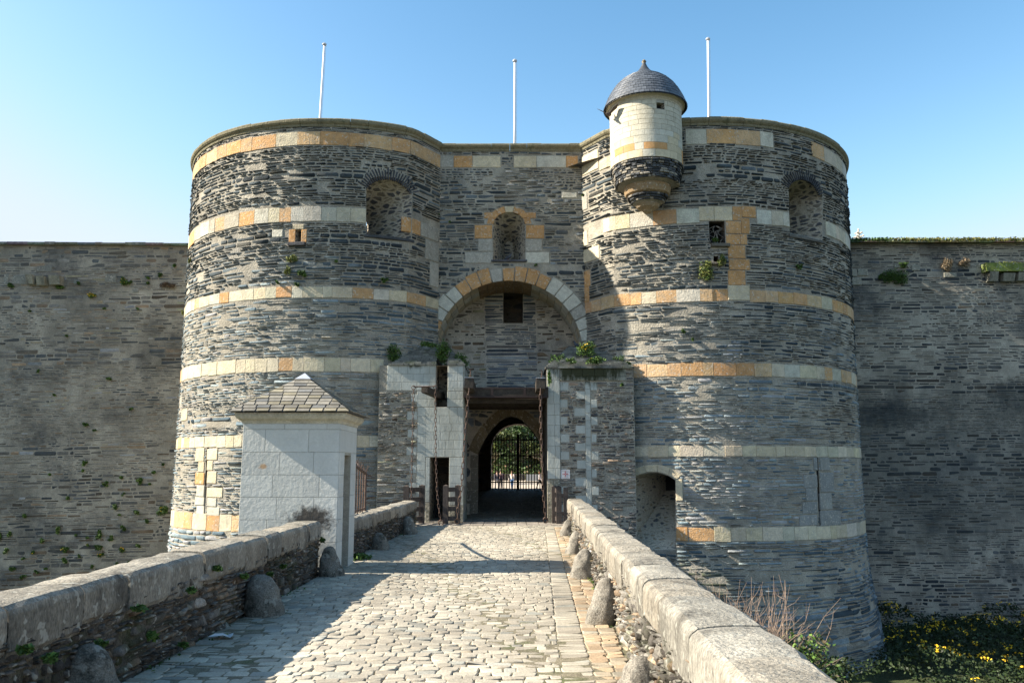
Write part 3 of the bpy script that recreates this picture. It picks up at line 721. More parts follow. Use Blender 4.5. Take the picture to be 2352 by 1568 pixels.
dressed(m, tr, 'slit_surround', [(1868, 1050, 1877, 1080, (.27, .275, .26)), (1883, 1050, 1905, 1080, (.33, .33, .30)), (1845, 1090, 1877, 1120, (.27, .275, .26)), (1883, 1085, 1915, 1130, (.27, .275, .26)), (1850, 1120, 1877, 1150, (.27, .275, .26)), (1883, 1132, 1910, 1170, (.33, .33, .30)), (1842, 1152, 1877, 1180, (.27, .275, .26)), (1883, 1172, 1930, 1207, (.27, .275, .26)), (1835, 1182, 1877, 1207, (.27, .275, .26))])
sb = MB()
# cream segmental arch over the low embrasure
pts_o = [(1428, 1108), (1450, 1078), (1480, 1068), (1510, 1066), (1540, 1073), (1567, 1090)]
pts_i = [(1440, 1112), (1462, 1092), (1485, 1084), (1510, 1083), (1535, 1090), (1553, 1101)]
for i in range(5):
    m.block(sb, [RT.px(*pts_i[i]), RT.px(*pts_i[i+1]), RT.px(*pts_o[i+1]), RT.px(*pts_o[i])], CRM, .03)
part('low_arch', sb.mesh(), M['tuff'], tr)
sl_ = MB()
m.block(sl_, rect(RT, 1632, 560, 1675, 568), (.16, .14, .11), .14, .01); part('sill', sl_.mesh(), M['slate'], tr); sl_ = MB(); m.block(sl_, rect(RT, 1632, 603, 1663, 609), (.16, .14, .11), .14, .01); part('sill', sl_.mesh(), M['slate'], tr); sl_ = MB()
m.block(sl_, rect(RT, 1812, 545, 1893, 552), (.14, .13, .11), .05, .01)
part('sill', sl_.mesh(), M['slate'], tr)
bandsR = [(298, 332, 1700, (2.5, 3, 2, 1), [(1575, 1775), (1862, 1955)]), (478, 511, 1650, (.8, 1.5, 3, 1), [(1385, 1606), (1738, 1812), (1895, 1955)]), (664, 692, 1640, (9, 1.5, .2, .2), [(1338, 1672), (1722, 1965)]),
          (833, 863, 1640, (6, 2, .5, .5), [(1455, 1990)]), (1023, 1048, 1640, (.3, 6, 2, .3), [(1440, 1990)]), (1211, 1243, 1640, (.3, 4, 2.5, .6), [(1582, 1990)])]
for (y0, y1, xx, wt, segs) in bandsR:
    va, vb = vof(RT, xx, y1), vof(RT, xx, y0); ym = (y0 + y1) / 2
    for (a, e) in segs:
        mb = MB()
        ua = RT.px(a, ym)[0]; ub = d2(105) if e >= 1955 else RT.px(e, ym)[0]
        m.course(mb, ua, ub, va, vb, lambda u: pick(r, wt), l=(.32, .85) if y0 != 298 else (.55, 1.0), proud=.02, bev=.006, jit=.02, gap=.004)
        part('stone_band', mb.mesh(), M['tuff'], tr)
part('mortar_wall', m.sheet(v0=-6.2).mesh(), M['mortar'], tr)
y = lambda yy: vof(RT, 1650, yy)
m.rubble(TOPZ - .62, TOPZ - .27, h=(.05, .1), l=(.2, .5), proud=(.005, .03), drop=.08)
m.rubble(y(474), TOPZ - .62, h=(.07, .17), l=(.15, .48), gap=.042, proud=(.01, .05), drop=.05, wav=.03)
m.rubble(y(662), y(512), h=(.055, .125), l=(.15, .5), gap=.036, proud=(.01, .045), drop=.04, wav=.03)
m.rubble(y(831), y(693), h=(.05, .115), l=(.2, .6), gap=.028, proud=(.0, .035))
m.rubble(y(1021), y(865), h=(.05, .125), l=(.2, .6), gap=.032, proud=(.0, .035))
m.rubble(y(1210), y(1049), h=(.05, .13), l=(.2, .6), gap=.034, proud=(.0, .025))
m.rubble(-6.2, y(1244), h=(.06, .17), l=(.2, .7), gap=.03, proud=(.01, .06))
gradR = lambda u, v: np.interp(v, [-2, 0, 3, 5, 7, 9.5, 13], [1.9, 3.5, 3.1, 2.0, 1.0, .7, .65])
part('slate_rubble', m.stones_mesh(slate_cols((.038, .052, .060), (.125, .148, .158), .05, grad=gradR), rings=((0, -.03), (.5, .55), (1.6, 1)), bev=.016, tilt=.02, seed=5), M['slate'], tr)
cornice(RT, tr, RT.turn * RT.R - 1.04, rad(120) * RT.R)
bk = MB(); bk.lathe((RT.cx, RT.cy, 0), [(RT.R, -5.4), (RT.R, TOPZ - .05)], n=60, a0=rad(112), a1=rad(222)); bk.lathe((RT.cx, RT.cy, TOPZ - .9), [(.01, 0), (6.6, 0)], n=48)
part('rear_wall', bk.mesh(), M['flank'], tr)

# ---- turret hanging from the right tower
TCX, TCY, TR_ = 4.62, 27.15, 1.22
TS = Cyl(TCX, TCY, TR_)
zE = CAMZ + 12.25; zB = CAMZ + 10.12
tm = Masonry(TS, -math.pi * TR_, math.pi * TR_, zB, zE, seed=31, res=.02); r = tm.r
mb = MB()
whole = rect(TS, 1508, 236, 1526, 250); tm.holes.append(whole)
rowc = {}
def brickcol(vv):
    k_ = round(vv, 3); t = (vv - zB) / (zE - zB)
    if k_ not in rowc: rowc[k_] = [CRM, OCH, CRM, PAL][len(rowc)] if len(rowc) < 4 else (.56, .52, .41)
    c = rowc[k_]
    if len(rowc) <= 4 and r.random() < .35: c = r.choice((CRM, PAL, OCH, PAL))
    k = r.uniform(.93, 1.06); return tuple(x * k for x in c)
vv = zB
hs = [.26, .24, .25, .2, .19, .17, .17, .16, .17, .17, .17]
for h_ in hs:
    h2 = min(h_, zE - vv)
    if h2 < .03: break
    u = -math.pi * TR_ + r.random() * .2
    while u < math.pi * TR_ - .01:
        L = r.uniform(.3, .62); L = min(L, math.pi * TR_ - u)
        us = [p[0] for p in whole]; vs_ = [p[1] for p in whole]
        clash = not (u + L < min(us) or u > max(us) or vv + h2 < min(vs_) + .02 or vv > max(vs_) - .02)
        if L > .05:
            if clash:
                if min(us) - u > .05: tm.block(mb, [(u, vv), (min(us), vv), (min(us), vv + h2), (u, vv + h2)], brickcol(vv), .008, .005, gap=.004, step=.07)
                if u + L - max(us) > .05: tm.block(mb, [(max(us), vv), (u + L, vv), (u + L, vv + h2), (max(us), vv + h2)], brickcol(vv), .008, .005, gap=.004, step=.07)
            else: tm.block(mb, [(u, vv), (u + L, vv), (u + L, vv + h2), (u, vv + h2)], brickcol(vv), .008, .005, gap=.004, step=.07)
        u += L
    vv += h2
tur = part('turret', mb.mesh(), M['turret'], tr)
s2 = tm.sheet(du=.07); part('joint_wall', s2.mesh(), M['pale_joint'], tur)
rv = MB(); loft(rv, TS, whole, grow(whole, -.1), .3); part('window_reveal', rv.mesh(), M['reveal'], tur)
dk = MB(); loft(dk, TS, grow(whole, -.12), grow(whole, -.12), .01, A_n=-.2); part('window_grille', dk.mesh(), M['black'], tur)
# cornice under the roof
cb = MB(); cb.lathe((TCX, TCY, zE), [(TR_ + .0, -.12), (TR_ + .03, -.08), (TR_ + .05, -.02), (TR_ + .12, .02), (TR_ + .14, .06), (TR_ - .2, .08)], n=48, col=(.5, .45, .34)); part('cornice', cb.mesh(), M['tuff'], tur)
# bell-shaped slate roof: rows of slates
prof = [(1.42, .04), (1.37, .16), (1.30, .34), (1.19, .56), (1.03, .80), (.82, 1.02), (.56, 1.20), (.36, 1.33), (.22, 1.46), (.13, 1.60), (.07, 1.74), (.035, 1.88)]
pl = [0]
for i in range(1, len(prof)): pl.append(pl[-1] + math.hypot(prof[i][0]-prof[i-1][0], prof[i][1]-prof[i-1][1]))
def pr_at(sv): return np.interp(sv, pl, [p[0] for p in prof]), np.interp(sv, pl, [p[1] for p in prof])
cb = MB(); cb.lathe((TCX, TCY, zE), [(1.42, .0)] + [(p[0] - .01, p[1]) for p in prof[:]], n=48, col=(.05, .055, .06))
sv = 0; k = 0
while sv < pl[6]:
    ra, za = pr_at(sv); rb, zb_ = pr_at(sv + .2)
    nn = max(14, int(2 * math.pi * ra / .17))
    for i in range(nn):
        a = 2 * math.pi * (i + .5 * (k % 2)) / nn; da = 2 * math.pi / nn * .47
        t = []
        for (rr, zz, off, s_) in ((ra, za, .022 + r.uniform(0, .006), 1), (rb, zb_, .004, 1)):
            for sg in ((-1, 1) if s_ == 1 else (1, -1)):
                t.append((TCX + (rr + off) * math.sin(a + sg * da), TCY - (rr + off) * math.cos(a + sg * da), zE + zz + off * .3))
        gcol = r.uniform(.75, 1.3)
        u_ = [(x[0], x[1], x[2] - .018) for x in t[:2]]
        cb.add(t + u_, [(0, 1, 3, 2), (4, 5, 1, 0)], (.085 * gcol, .095 * gcol, .11 * gcol))
    sv += .125; k += 1
rf = part('roof', cb.mesh(), M['roofslate'], tur)
cb = MB(); cb.lathe((TCX, TCY, zE), [(.34, 1.32), (.22, 1.44), (.14, 1.55), (.08, 1.68), (.055, 1.76), (.085, 1.80), (.05, 1.86), (.01, 1.88)], n=16, col=(.19, .15, .09)); part('finial', cb.mesh(), M['tuff'], tur, smooth=True)
# corbel: stacked slate rings and ochre drums
def slate_ring(mb, c, ra, rb, z0, z1, nl, rr):
    for i in range(nl):
        t = i / max(1, nl - 1); R_ = ra + (rb - ra) * t + rr.uniform(-.015, .015); za = z0 + (z1 - z0) * i / nl; zb2 = z0 + (z1 - z0) * (i + 1) / nl - .012
        a = 0
        while a < 2 * math.pi:
            da = rr.uniform(.15, .45) * .6 / max(R_, .4); e = min(a + da, 2 * math.pi); o = rr.uniform(-.02, .025); g_ = rr.uniform(.6, 1.6)
            mb.lathe(c, [(R_ - .3, za), (R_ + o - .01, za), (R_ + o, (za + zb2) / 2), (R_ + o - .01, zb2), (R_ - .3, zb2)], n=3, a0=a, a1=e - .02, col=(.07 * g_, .074 * g_, .078 * g_) if rr.random() < .72 else (.30, .27, .22))
            a = e
cb = MB(); c0 = (TCX, TCY, zB)
slate_ring(cb, c0, 1.10, 1.24, -.62, -.03, 8, r); part('slate_corbel', cb.mesh(), M['slate'], tur); cb = MB(); slate_ring(cb, c0, .58, .70, -1.22, -1.0, 3, r)
part('slate_corbel', cb.mesh(), M['slate'], tur)
cb = MB(); cb.lathe(c0, [(.62, -1.0), (.74, -.94), (.79, -.82), (.80, -.64), (.3, -.62)], n=28, col=(.36, .25, .14)); part('stone_corbel', cb.mesh(), M['tuff'], tur); cb = MB(); cb.lathe(c0, [(.01, -1.56), (.12, -1.54), (.2, -1.46), (.36, -1.38), (.42, -1.3), (.40, -1.22)], n=20, col=(.34, .25, .15))
part('stone_corbel', cb.mesh(), M['tuff'], tur)
cb = MB(); cb.lathe(c0, [(.3, -1.3), (.55, -1.2), (.6, -1.0), (.7, -.7), (1.0, -.62), (1.1, -.3), (1.15, 0)], n=24); part('corbel_core', cb.mesh(), M['mortar'], tur)

# ------------------------------------------------------------------ wall between the towers
GD = 29.55
GS = Plane((0, GD, 0), (1, 0, 0), (0, -1, 0))
gw = thing('gate_wall', 'slate wall between the two towers, pierced by the great arch and an arched window', 'castle wall', (0, GD, 0))
m = Masonry(GS, -3.3, 3.1, 0, TOPZ - .26, seed=41); r = m.r
AX, AZ, AR = -.11, 5.85, 2.66
out = [(-2.75, 0.0)] ; 
hole = [(AX - AR, .02), (AX + AR, .02)] + [(AX + AR * math.cos(t), AZ + AR * math.sin(t)) for t in [math.pi * i / 28 for i in range(29)]]
m.hole(hole)
win = [GS.px(*p) for p in [(1133, 598), (1206, 598), (1206, 515), (1200, 500), (1186, 490), (1169, 486), (1152, 490), (1138, 500), (1133, 515)]]
m.hole(win)
mb = MB()
vous = [CRM, GRY, OCH, PAL, PAL, PAL, OCH, OCH, OCH, GRY, OCH, OCH, OCH, OCH, PAL, PAL, PAL, GRY, PAL, PAL, CRM][::-1]
nV = len(vous); 
for i in range(nV):
    t0 = math.pi * (i / nV) + (.01 if i else 0); t1 = math.pi * (i + 1) / nV; ro = AR + r.uniform(.48, .60); k = r.uniform(.9, 1.08)
    P = [(AX + AR * math.cos(t0), AZ + AR * math.sin(t0)), (AX + ro * math.cos(t0), AZ + ro * math.sin(t0)), (AX + ro * math.cos((t0+t1)/2), AZ + ro * math.sin((t0+t1)/2)), (AX + ro * math.cos(t1), AZ + ro * math.sin(t1)), (AX + AR * math.cos(t1), AZ + AR * math.sin(t1)), (AX + AR * math.cos((t0+t1)/2), AZ + AR * math.sin((t0+t1)/2))]
    m.block(mb, P, tuple(v * k for v in vous[i]), .03, .012, sub=False)
part('arch_ring', mb.mesh(), M['tuff'], gw)
mb = MB()
cw = GS.px(1169.5, 515); 
for i in range(7):
    t0 = math.pi * i / 7; t1 = math.pi * (i + 1) / 7; ri, ro = 1.0, 1.0
    a_, b_ = .585, .46; A_, B_ = .84, .70
    f_ = lambda t, p, q: (cw[0] + p * math.cos(t), cw[1] + q * math.sin(t))
    k = r.uniform(.92, 1.08); c = OCH if i not in (3,) else CRM
    m.block(mb, [f_(t0, a_, b_), f_(t0, A_, B_), f_(t1, A_, B_), f_(t1, a_, b_)], tuple(v * k for v in c), .03, sub=False)
for (x0, y0, x1, y1, c) in [(1112, 488, 1130, 502, OCH), (1209, 488, 1231, 502, OCH), (1090, 517, 1131, 548, OCH), (1208, 517, 1250, 548, OCH), (1098, 549, 1132, 578, GRY), (1207, 549, 1245, 578, GRY), (1068, 579, 1132, 605, GRY), (1207, 579, 1262, 605, PAL), (1112, 503, 1131, 517, GRY), (1208, 503, 1226, 517, GRY),
                            (1290, 443, 1325, 455, PAL)]:
    k = r.uniform(.9, 1.1); m.block(mb, rect(GS, x0, y0, x1, y1), tuple(v * k for v in c), .025)
part('window_surround', mb.mesh(), M['tuff'], gw)
mb = MB()
for (x0, x1, c) in [(1008, 1042, GRY), (1042, 1085, OCH), (1085, 1150, CRM), (1180, 1232, CRM), (1232, 1300, PAL), (1300, 1327, OCH)]:
    m.block(mb, rect(GS, x0, 358, x1, 385), c, .02)
part('stone_band', mb.mesh(), M['tuff'], gw)
rv = MB(); bw = [(cw[0] + (p[0] - cw[0]) * .3, cw[1] - .5 + (p[1] - cw[1]) * .62) for p in win]
loft(rv, GS, win, bw, 1.5); part('window_reveal', rv.mesh(), M['reveal'], gw)
mb = MB(); sq = rect(GS, 1128, 597, 1211, 602); m.block(mb, sq, (.1, .1, .11), .08, .01); part('sill', mb.mesh(), M['slate'], gw)
part('mortar_wall', m.sheet(u0=-3.3, u1=3.1, v0=0).mesh(), M['mortar'], gw)
m.rubble(.2, TOPZ - .27, h=(.07, .14), l=(.12, .42), gap=.045, proud=(.005, .035), drop=.07, wav=.03)
part('slate_rubble', m.stones_mesh(slate_cols((.045, .058, .065), (.16, .175, .18), .08), seed=6), M['slate'], gw)
mb = MB(); rr_ = random.Random(8); u = -3.2
while u < 3.0:
    e = u + rr_.uniform(.5, .8); dz = rr_.uniform(-.015, .01)
    pf = [(0, -.3), (.03, -.27), (.05, -.2), (.1, -.16), (.14, -.1), (.14, -.03 + dz), (.1, dz), (-.8, dz), (-.8, -.3)]
    mb.add([(x_, GD - p, TOPZ + z) for x_ in (u, e - .01) for p, z in pf], [(k, k + 1, k + 10, k + 9) for k in range(8)])
    u = e
part('cornice', mb.mesh(), M['cornice'], gw)
# deep recess under the arch
RD = 31.6
soff = MB(); nS = 25
for i in range(nS):
    t0 = math.pi * i / nS; t1 = math.pi * (i + 1) / nS - .008
    for (ya, yb) in ((GD + .0, GD + .75), (GD + .76, GD + 1.4), (GD + 1.41, RD)):
        k = r.uniform(.8, 1.1); c = tuple(v * k for v in (PAL if r.random() < .6 else CRM))
        if 9 < i < 16: c = tuple(v * k for v in BRN)
        P = [(AX + AR * math.cos(t), y_, AZ + AR * math.sin(t)) for y_ in (ya, yb - .01) for t in (t0, t1)]
        Q = [(AX + (AR + .1) * math.cos(t), y_, AZ + (AR + .1) * math.sin(t)) for y_ in (ya, yb - .01) for t in (t0, t1)]
        soff.add(P + Q, [(0, 1, 3, 2), (4, 0, 2, 6), (1, 5, 7, 3), (4, 5, 1, 0), (2, 3, 7, 6)], c)
part('arch_soffit', soff.mesh(), M['tuff'], gw)
bkg = MB(); bkg.add([(AX + (AR + .06) * math.cos(math.pi * i / 30), y_, AZ + (AR + .06) * math.sin(math.pi * i / 30)) for y_ in (GD + .03, RD + .3) for i in range(31)], [(i, i + 1, 32 + i, 31 + i) for i in range(30)])
bkg.box((AX - AR - .3, RD + .25, 0), (AX - AR + .6, RD + .4, AZ + AR)); bkg.add([(AX - 3.2, GD + .1, AZ + AR + .15), (AX + 3.2, GD + .1, AZ + AR + .15), (AX + 3.2, RD + .5, AZ + AR + .15), (AX - 3.2, RD + .5, AZ + AR + .15)], [(0, 1, 2, 3)])
part('vault_mortar', bkg.mesh(), M['mortar'], gw)
sd = MB()
for X in (AX - AR - .001, AX + AR + .001): sd.add([(X, GD, 0), (X, RD, 0), (X, RD, AZ), (X, GD, AZ)], [(0, 1, 2, 3)])
part('recess_side', sd.mesh(), M['mortar_pale'], gw)
BS = Plane((0, RD, 0), (1, 0, 0), (0, -1, 0))
m = Masonry(BS, -2.9, 2.7, 0, 8.7, seed=43)
port = arch(-1.28, 1.24, .01, 2.25, 3.72, n=20, point=1)
m.hole(port)
slot = rect(BS, 1156, 672, 1201, 742); m.hole(slot)
# keep stones in the middle, bare render at the sides
mk = lambda x0, y0, x1, y1: m.mark(rect(BS, x0, y0, x1, y1))
mb = MB()
nP = 17
for i in range(nP):
    P = [port[2 + int(i * 20 / nP)], port[2 + int((i + 1) * 20 / nP)]]
    if P[0] == P[1]: continue
    ce = np.array([-.02, 1.6]); q = []
    for p in P[::-1]:
        d = np.array(p) - ce; d = d / np.linalg.norm(d); q.append(tuple(np.array(p) + d * .42))
    k = r.uniform(.55, .8); m.block(mb, [P[0], P[1], q[0], q[1]], tuple(v * k for v in (.40, .32, .2)), .03, sub=False)
for sgn, X in ((-1, -1.28), (1, 1.24)):
    vz = .05
    while vz < 2.2:
        h_ = r.uniform(.3, .5); k = r.uniform(.6, .8); w_ = r.uniform(.25, .5)
        m.block(mb, [(X, vz), (X + sgn * w_, vz), (X + sgn * w_, vz + h_), (X, vz + h_)], tuple(v * k for v in (.36, .32, .25)), .03); vz += h_
part('portal_arch', mb.mesh(), M['tuff'], gw)
rv = MB(); loft(rv, BS, slot, grow(slot, -.1), 1.0); part('slot_reveal', rv.mesh(), M['passage'], gw)
part('recess_back', m.sheet().mesh(), M['mortar_pale'], gw)
m.mark([(-2.9, 4.1), (-.95, 4.1), (-1.1, 8.7), (-2.9, 8.7)]); m.mark([(1.0, 4.1), (2.7, 4.1), (2.7, 8.7), (.9, 8.7)])
m2 = Masonry(BS, -2.9, 2.7, 0, 8.7, seed=44); m2.mark(port); m2.mark(slot); m2.mark([(-.95, 4.1), (1.0, 4.1), (.9, 8.7), (-1.1, 8.7)])
m2.rubble(4.0, 8.6, h=(.08, .2), l=(.12, .4), gap=.04, proud=(.0, .03), drop=.42, wav=.05)
part('rough_rubble', m2.stones_mesh(slate_cols((.12, .115, .105), (.34, .29, .21), .4), tilt=.02, seed=3), M['slate'], gw)
m.rubble(4.0, 8.6, h=(.07, .13), l=(.3, .8), gap=.022, proud=(.005, .02), drop=.05)
m.rubble(.3, 3.9, h=(.15, .3), l=(.3, .6), gap=.02, proud=(.005, .02), drop=.3)
part('slate_rubble', m.stones_mesh(slate_cols((.10, .115, .13), (.23, .245, .26), .05), seed=9), M['slate'], gw)
# passage through to the courtyard
ps = MB(); nA = arch(-1.28, 1.24, 0, 2.25, 3.72, n=20, point=1); nB = arch(-2.0, 1.95, 0, 2.6, 4.35, n=20)
nC = arch(-1.8, 2.45, .55, 3.2, 5.2, n=20); nD = arch(-1.10, 1.76, .6, 2.75, 4.06, n=20)
rings_ = [(nA, RD), (nA, RD + .7), (nB, RD + .72), (nC, 43.6), (nD, 43.62), (nD, 45.2)]
V = [(p[0], D, p[1]) for P, D in rings_ for p in P]; n_ = len(nA)
fs = [(i*n_ + k, (i+1)*n_ + k, (i+1)*n_ + (k+1) % n_, i*n_ + (k+1) % n_) for i in range(5) for k in range(1, n_)]
ps.add(V, fs)
part('passage', ps.mesh(), M['passage'], gw)
# inner face of the gatehouse, on the courtyard side
fc = MB(); fc.add([(-14, 45.2, -6), (-1.10, 45.2, -6), (-1.10, 45.2, 13), (-14, 45.2, 13), (1.76, 45.2, -6), (14, 45.2, -6), (14, 45.2, 13), (1.76, 45.2, 13), (-1.1, 45.2, 4.1), (1.76, 45.2, 4.1)], [(0, 1, 2, 3), (4, 5, 6, 7), (8, 9, 7, 2)])
mbx = MB(); cx_, w__ = .33, 1.43
pp = nD[2:]
fc.add([(p[0], 45.2, p[1]) for p in pp] + [(p[0], 45.2, 4.1) for p in pp], [(k, k + 1, len(pp) + k + 1, len(pp) + k) for k in range(len(pp) - 1)])
part('courtyard_face', fc.mesh(), M['flank'], gw)

# ------------------------------------------------------------------ curtain walls
def curtain(name, label, D, u0, u1, ztop, seed, cols, mossy):
    t = thing(name, label, 'castle wall', ((u0 + u1) / 2, D, MOAT))
    ph = rad(5.0) if not mossy else 0.0; px_ = -8.0 if not mossy else 0.0
    S = Plane((px_ * (1 - math.cos(ph)), D - px_ * math.sin(ph), -.019 * px_ if not mossy else 0), (math.cos(ph), math.sin(ph), .019 if not mossy else 0), (math.sin(ph), -math.cos(ph), 0), lean=.03 if mossy else 0)
    m = Masonry(S, u0, u1, MOAT - .5, ztop, seed=seed, res=.025)
    part('mortar_wall', m.sheet(du=2).mesh(), M['mortar_grey'], t)
    m.rubble(MOAT - .4, ztop - .12, h=(.06, .15), l=(.14, .5), gap=.036, proud=(.0, .016), drop=.2)
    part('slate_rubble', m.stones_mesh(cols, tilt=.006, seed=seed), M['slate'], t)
    mb = MB(); r_ = random.Random(seed); u = u0
    off = .25
    while u < u1:
        e = u + r_.uniform(.3, 1.0); z = ztop + r_.uniform(-.03, .03)
        c = (.20, .185, .15) if not mossy else (.14, .15, .08)
        p0 = S.map(u, ztop - .1, 0); p1 = S.map(e - .01, ztop - .1, 0); ff = .2 + r_.uniform(0, .04); h_ = z - ztop + .1
        q = [(p0[0], p0[1] - ff, p0[2]), (p1[0], p1[1] - ff, p1[2]), (p1[0], p1[1] + 1.6, p1[2]), (p0[0], p0[1] + 1.6, p0[2])]
        mb.add(q + [(a_, b_, c_ + h_) for a_, b_, c_ in q], [(0,3,2,1),(4,5,6,7),(0,1,5,4),(1,2,6,5),(2,3,7,6),(3,0,4,7)], tuple(v * r_.uniform(.7, 1.2) for v in c)); u = e
    part('coping', mb.mesh(), M['granite'], t)
    mb = MB(); mb.box((u0, D + 2.2, MOAT - .5), (u1, D + 3.4, ztop - .4)); part('wall_core', mb.mesh(), M['flank'], t)
    return t, S
zl = zat(562, 37.1); zr = zat(549, 36.4)
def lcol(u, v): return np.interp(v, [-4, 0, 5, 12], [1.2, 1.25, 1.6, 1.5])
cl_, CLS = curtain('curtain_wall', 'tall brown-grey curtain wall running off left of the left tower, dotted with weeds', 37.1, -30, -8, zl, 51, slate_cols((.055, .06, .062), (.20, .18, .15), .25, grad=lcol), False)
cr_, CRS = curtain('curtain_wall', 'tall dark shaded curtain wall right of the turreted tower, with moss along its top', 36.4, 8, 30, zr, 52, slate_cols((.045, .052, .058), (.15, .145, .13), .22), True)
# rows of corbel stones on the curtains
for (S, par, lst) in ((CLS, cl_, [(60, 622, 76, 642), (84, 626, 103, 645), (112, 625, 138, 644)]), (CRS, cr_, [(2272, 624, 2292, 645), (2304, 628, 2330, 645), (2338, 626, 2362, 644)])):
    mb = MB(); 
    for i, (x0, y0, x1, y1) in enumerate(lst):
        q = rect(S, x0, y0, x1, y1); p0 = S.map(q[0][0], q[0][1], 0); p1 = S.map(q[2][0], q[2][1], 0); yy = p0[1]
        bmb = MB(); bmb.box((p0[0], yy - .42, p0[2]), (p1[0], yy + .1, p1[2]), (.24, .23, .19))
        V = bmb.v[0]; V[[0, 1]] += np.array([0, .14, .0]); mb.add(V, bmb.f, (.26, .25, .2))
    part('corbel_stones', mb.mesh(), M['granite'], par)
    if S is CRS:
        q = rect(S, 2262, 605, 2380, 624); p0 = S.map(q[0][0], q[0][1], 0); p1 = S.map(q[2][0], q[2][1], 0)
        mb = MB(); mb.box((p0[0], p0[1] - .45, p0[2]), (p1[0], p0[1] + .1, p1[2]), (.16, .2, .05)); part('mossy_ledge', mb.mesh(), M['granite'], par)
mb = MB(); mm = Masonry(CRS, 8, 30, -5, zr, seed=4)
for (x0, y0, x1, y1) in [(1958, 615, 1975, 632), (1976, 614, 2000, 630), (1958, 634, 1985, 652), (2060, 600, 2085, 612), (2100, 605, 2120, 618), (2175, 622, 2205, 634)]:
    mm.block(mb, rect(CRS, x0, y0, x1, y1), (.28, .27, .22), .05, .02)
part('pale_stones', mb.mesh(), M['tuff'], cr_)
mb = MB(); mm = Masonry(CLS, -30, -8, -5, zl, seed=4)
for (x0, y0, x1, y1) in [(0, 615, 12, 640), (20, 618, 52, 640), (232, 622, 258, 640), (160, 632, 175, 642), (295, 655, 310, 664), (8, 730, 20, 742), (75, 598, 110, 612)]:
    mm.block(mb, rect(CLS, x0, y0, x1, y1), (.24, .235, .2), .03, .02)
part('pale_stones', mb.mesh(), M['tuff'], cl_)

# ------------------------------------------------------------------ gate piers (drawbridge front)
PD = 27.42
PSf = Plane((0, PD, 0), (1, 0, 0), (0, -1, 0))
WH = (.43, .445, .40)
def cap_roof(parent, x0, x1, D0, z0, xa, xb, Da, z1, n=14, seed=1, gap=None):
    mb = MB(); r_ = random.Random(seed)
    for i in range(n):
        t = i / n; a = x0 + (xa - x0) * t; b_ = x1 + (xb - x1) * t; d = D0 + (Da - D0) * t; z = z0 + (z1 - z0) * t; zz = z0 + (z1 - z0) * (i + 1) / n - .004
        u = a
        while u < b_:
            e = min(b_, u + r_.uniform(.15, .4)); g_ = r_.uniform(.7, 1.35)
            if gap and e > gap[0] and u < gap[1]:
                if u < gap[0] - .04: e = gap[0]
                else: u = max(e, gap[1]) if e < gap[1] else gap[1]; continue
            o = r_.uniform(-.025, .02)
            mb.box((u, d + o, z), (e - .008, 29.6, zz), (.15 * g_, .15 * g_, .13 * g_)); u = e
    return part('slate_cap', mb.mesh(), M['capstone'], parent)

pl_ = thing('gate_pier', 'white stone drawbridge pier left of the gateway, with the narrow dark door', 'pier', (-2.9, PD, 0))
uL0, uL1 = GS.px(0, 0)[0], 0
X0, X1 = PSf.px(882, 1000)[0], PSf.px(1064.5, 1000)[0]; ZT = PSf.px(940, 839)[1]
m = Masonry(PSf, X0 - .2, X1, -.5, ZT, seed=61, res=.01); r = m.r
door = rect(PSf, 987, 1050, 1031, 1196); m.hole(door)
slt = rect(PSf, 1001, 897, 1027, 934); slt[2] = (slt[2][0], slt[2][1]); 
slotT = rect(PSf, 1001, 838, 1029, 898); 
big = [slt[0], slt[1], (slt[1][0], ZT + .05), (slt[0][0], ZT + .05)]
m.hole([slt[0], slt[1], (slt[1][0], ZT - .001), (slt[0][0], ZT - .001)])
mb = MB()
def whites(m, mb, regions, hh=.28, l=(.22, .5), col=WH, proud=.012):
    r = m.r
    for (x0, y0, x1, y1) in regions:
        q = rect(m.S, x0, y0, x1, y1); v = q[2][1]
        while v > q[0][1] + .04:
            h_ = min(hh * r.uniform(.9, 1.1), v - q[0][1]); u = q[0][0]
            while u < q[1][0] - .02:
                L = r.uniform(*l); 
                if q[1][0] - u - L < .12: L = q[1][0] - u
                k = r.uniform(.9, 1.06); m.block(mb, [(u, v - h_), (u + L, v - h_), (u + L, v), (u, v)], tuple(c * k for c in col), proud, .006, gap=.003); u += L
            v -= h_
whites(m, mb, [(889, 839, 1000.5, 897), (1029, 839, 1064, 897), (958, 898, 1000.5, 934), (1027.5, 898, 1064, 934), (978, 935, 1064, 1049), (958, 935, 977.5, 1152), (977.5, 1050, 986.5, 1152), (1031.5, 1050, 1064, 1160)])
# quoins biting into the rubble
v = PSf.px(0, 905)[1]; i = 0
while v > .8:
    if i % 2 == 0:
        a = PSf.px(958, 1000)[0]; k = r.uniform(.85, 1); w_ = r.uniform(.15, .35); m.block(mb, [(a - w_, v - .27), (a, v - .27), (a, v), (a - w_, v)], tuple(c * k for c in WH), .012, .006)
    v -= .29; i += 1
part('white_ashlar', mb.mesh(), M['white_ashlar'], pl_)
mb = MB(); whites(m, mb, [(977.5, 1153, 986.5, 1200), (1031.5, 1161, 1064, 1198)], .3, (.3, .5), (.26, .25, .2))
part('plinth', mb.mesh(), M['tuff'], pl_)
part('joint_wall', m.sheet(du=.5).mesh(), M['mortar'], pl_)
for (x0, y0, x1, y1, c) in []: pass
m.rubble(-.4, PSf.px(0, 898)[1], h=(.045, .12), l=(.1, .38), gap=.026, proud=(.0, .045), drop=.08, ub=PSf.px(958, 1000)[0])
part('slate_rubble', m.stones_mesh(slate_cols((.09, .09, .088), (.33, .315, .27), .2), seed=12), M['slate'], pl_)
sd = MB()
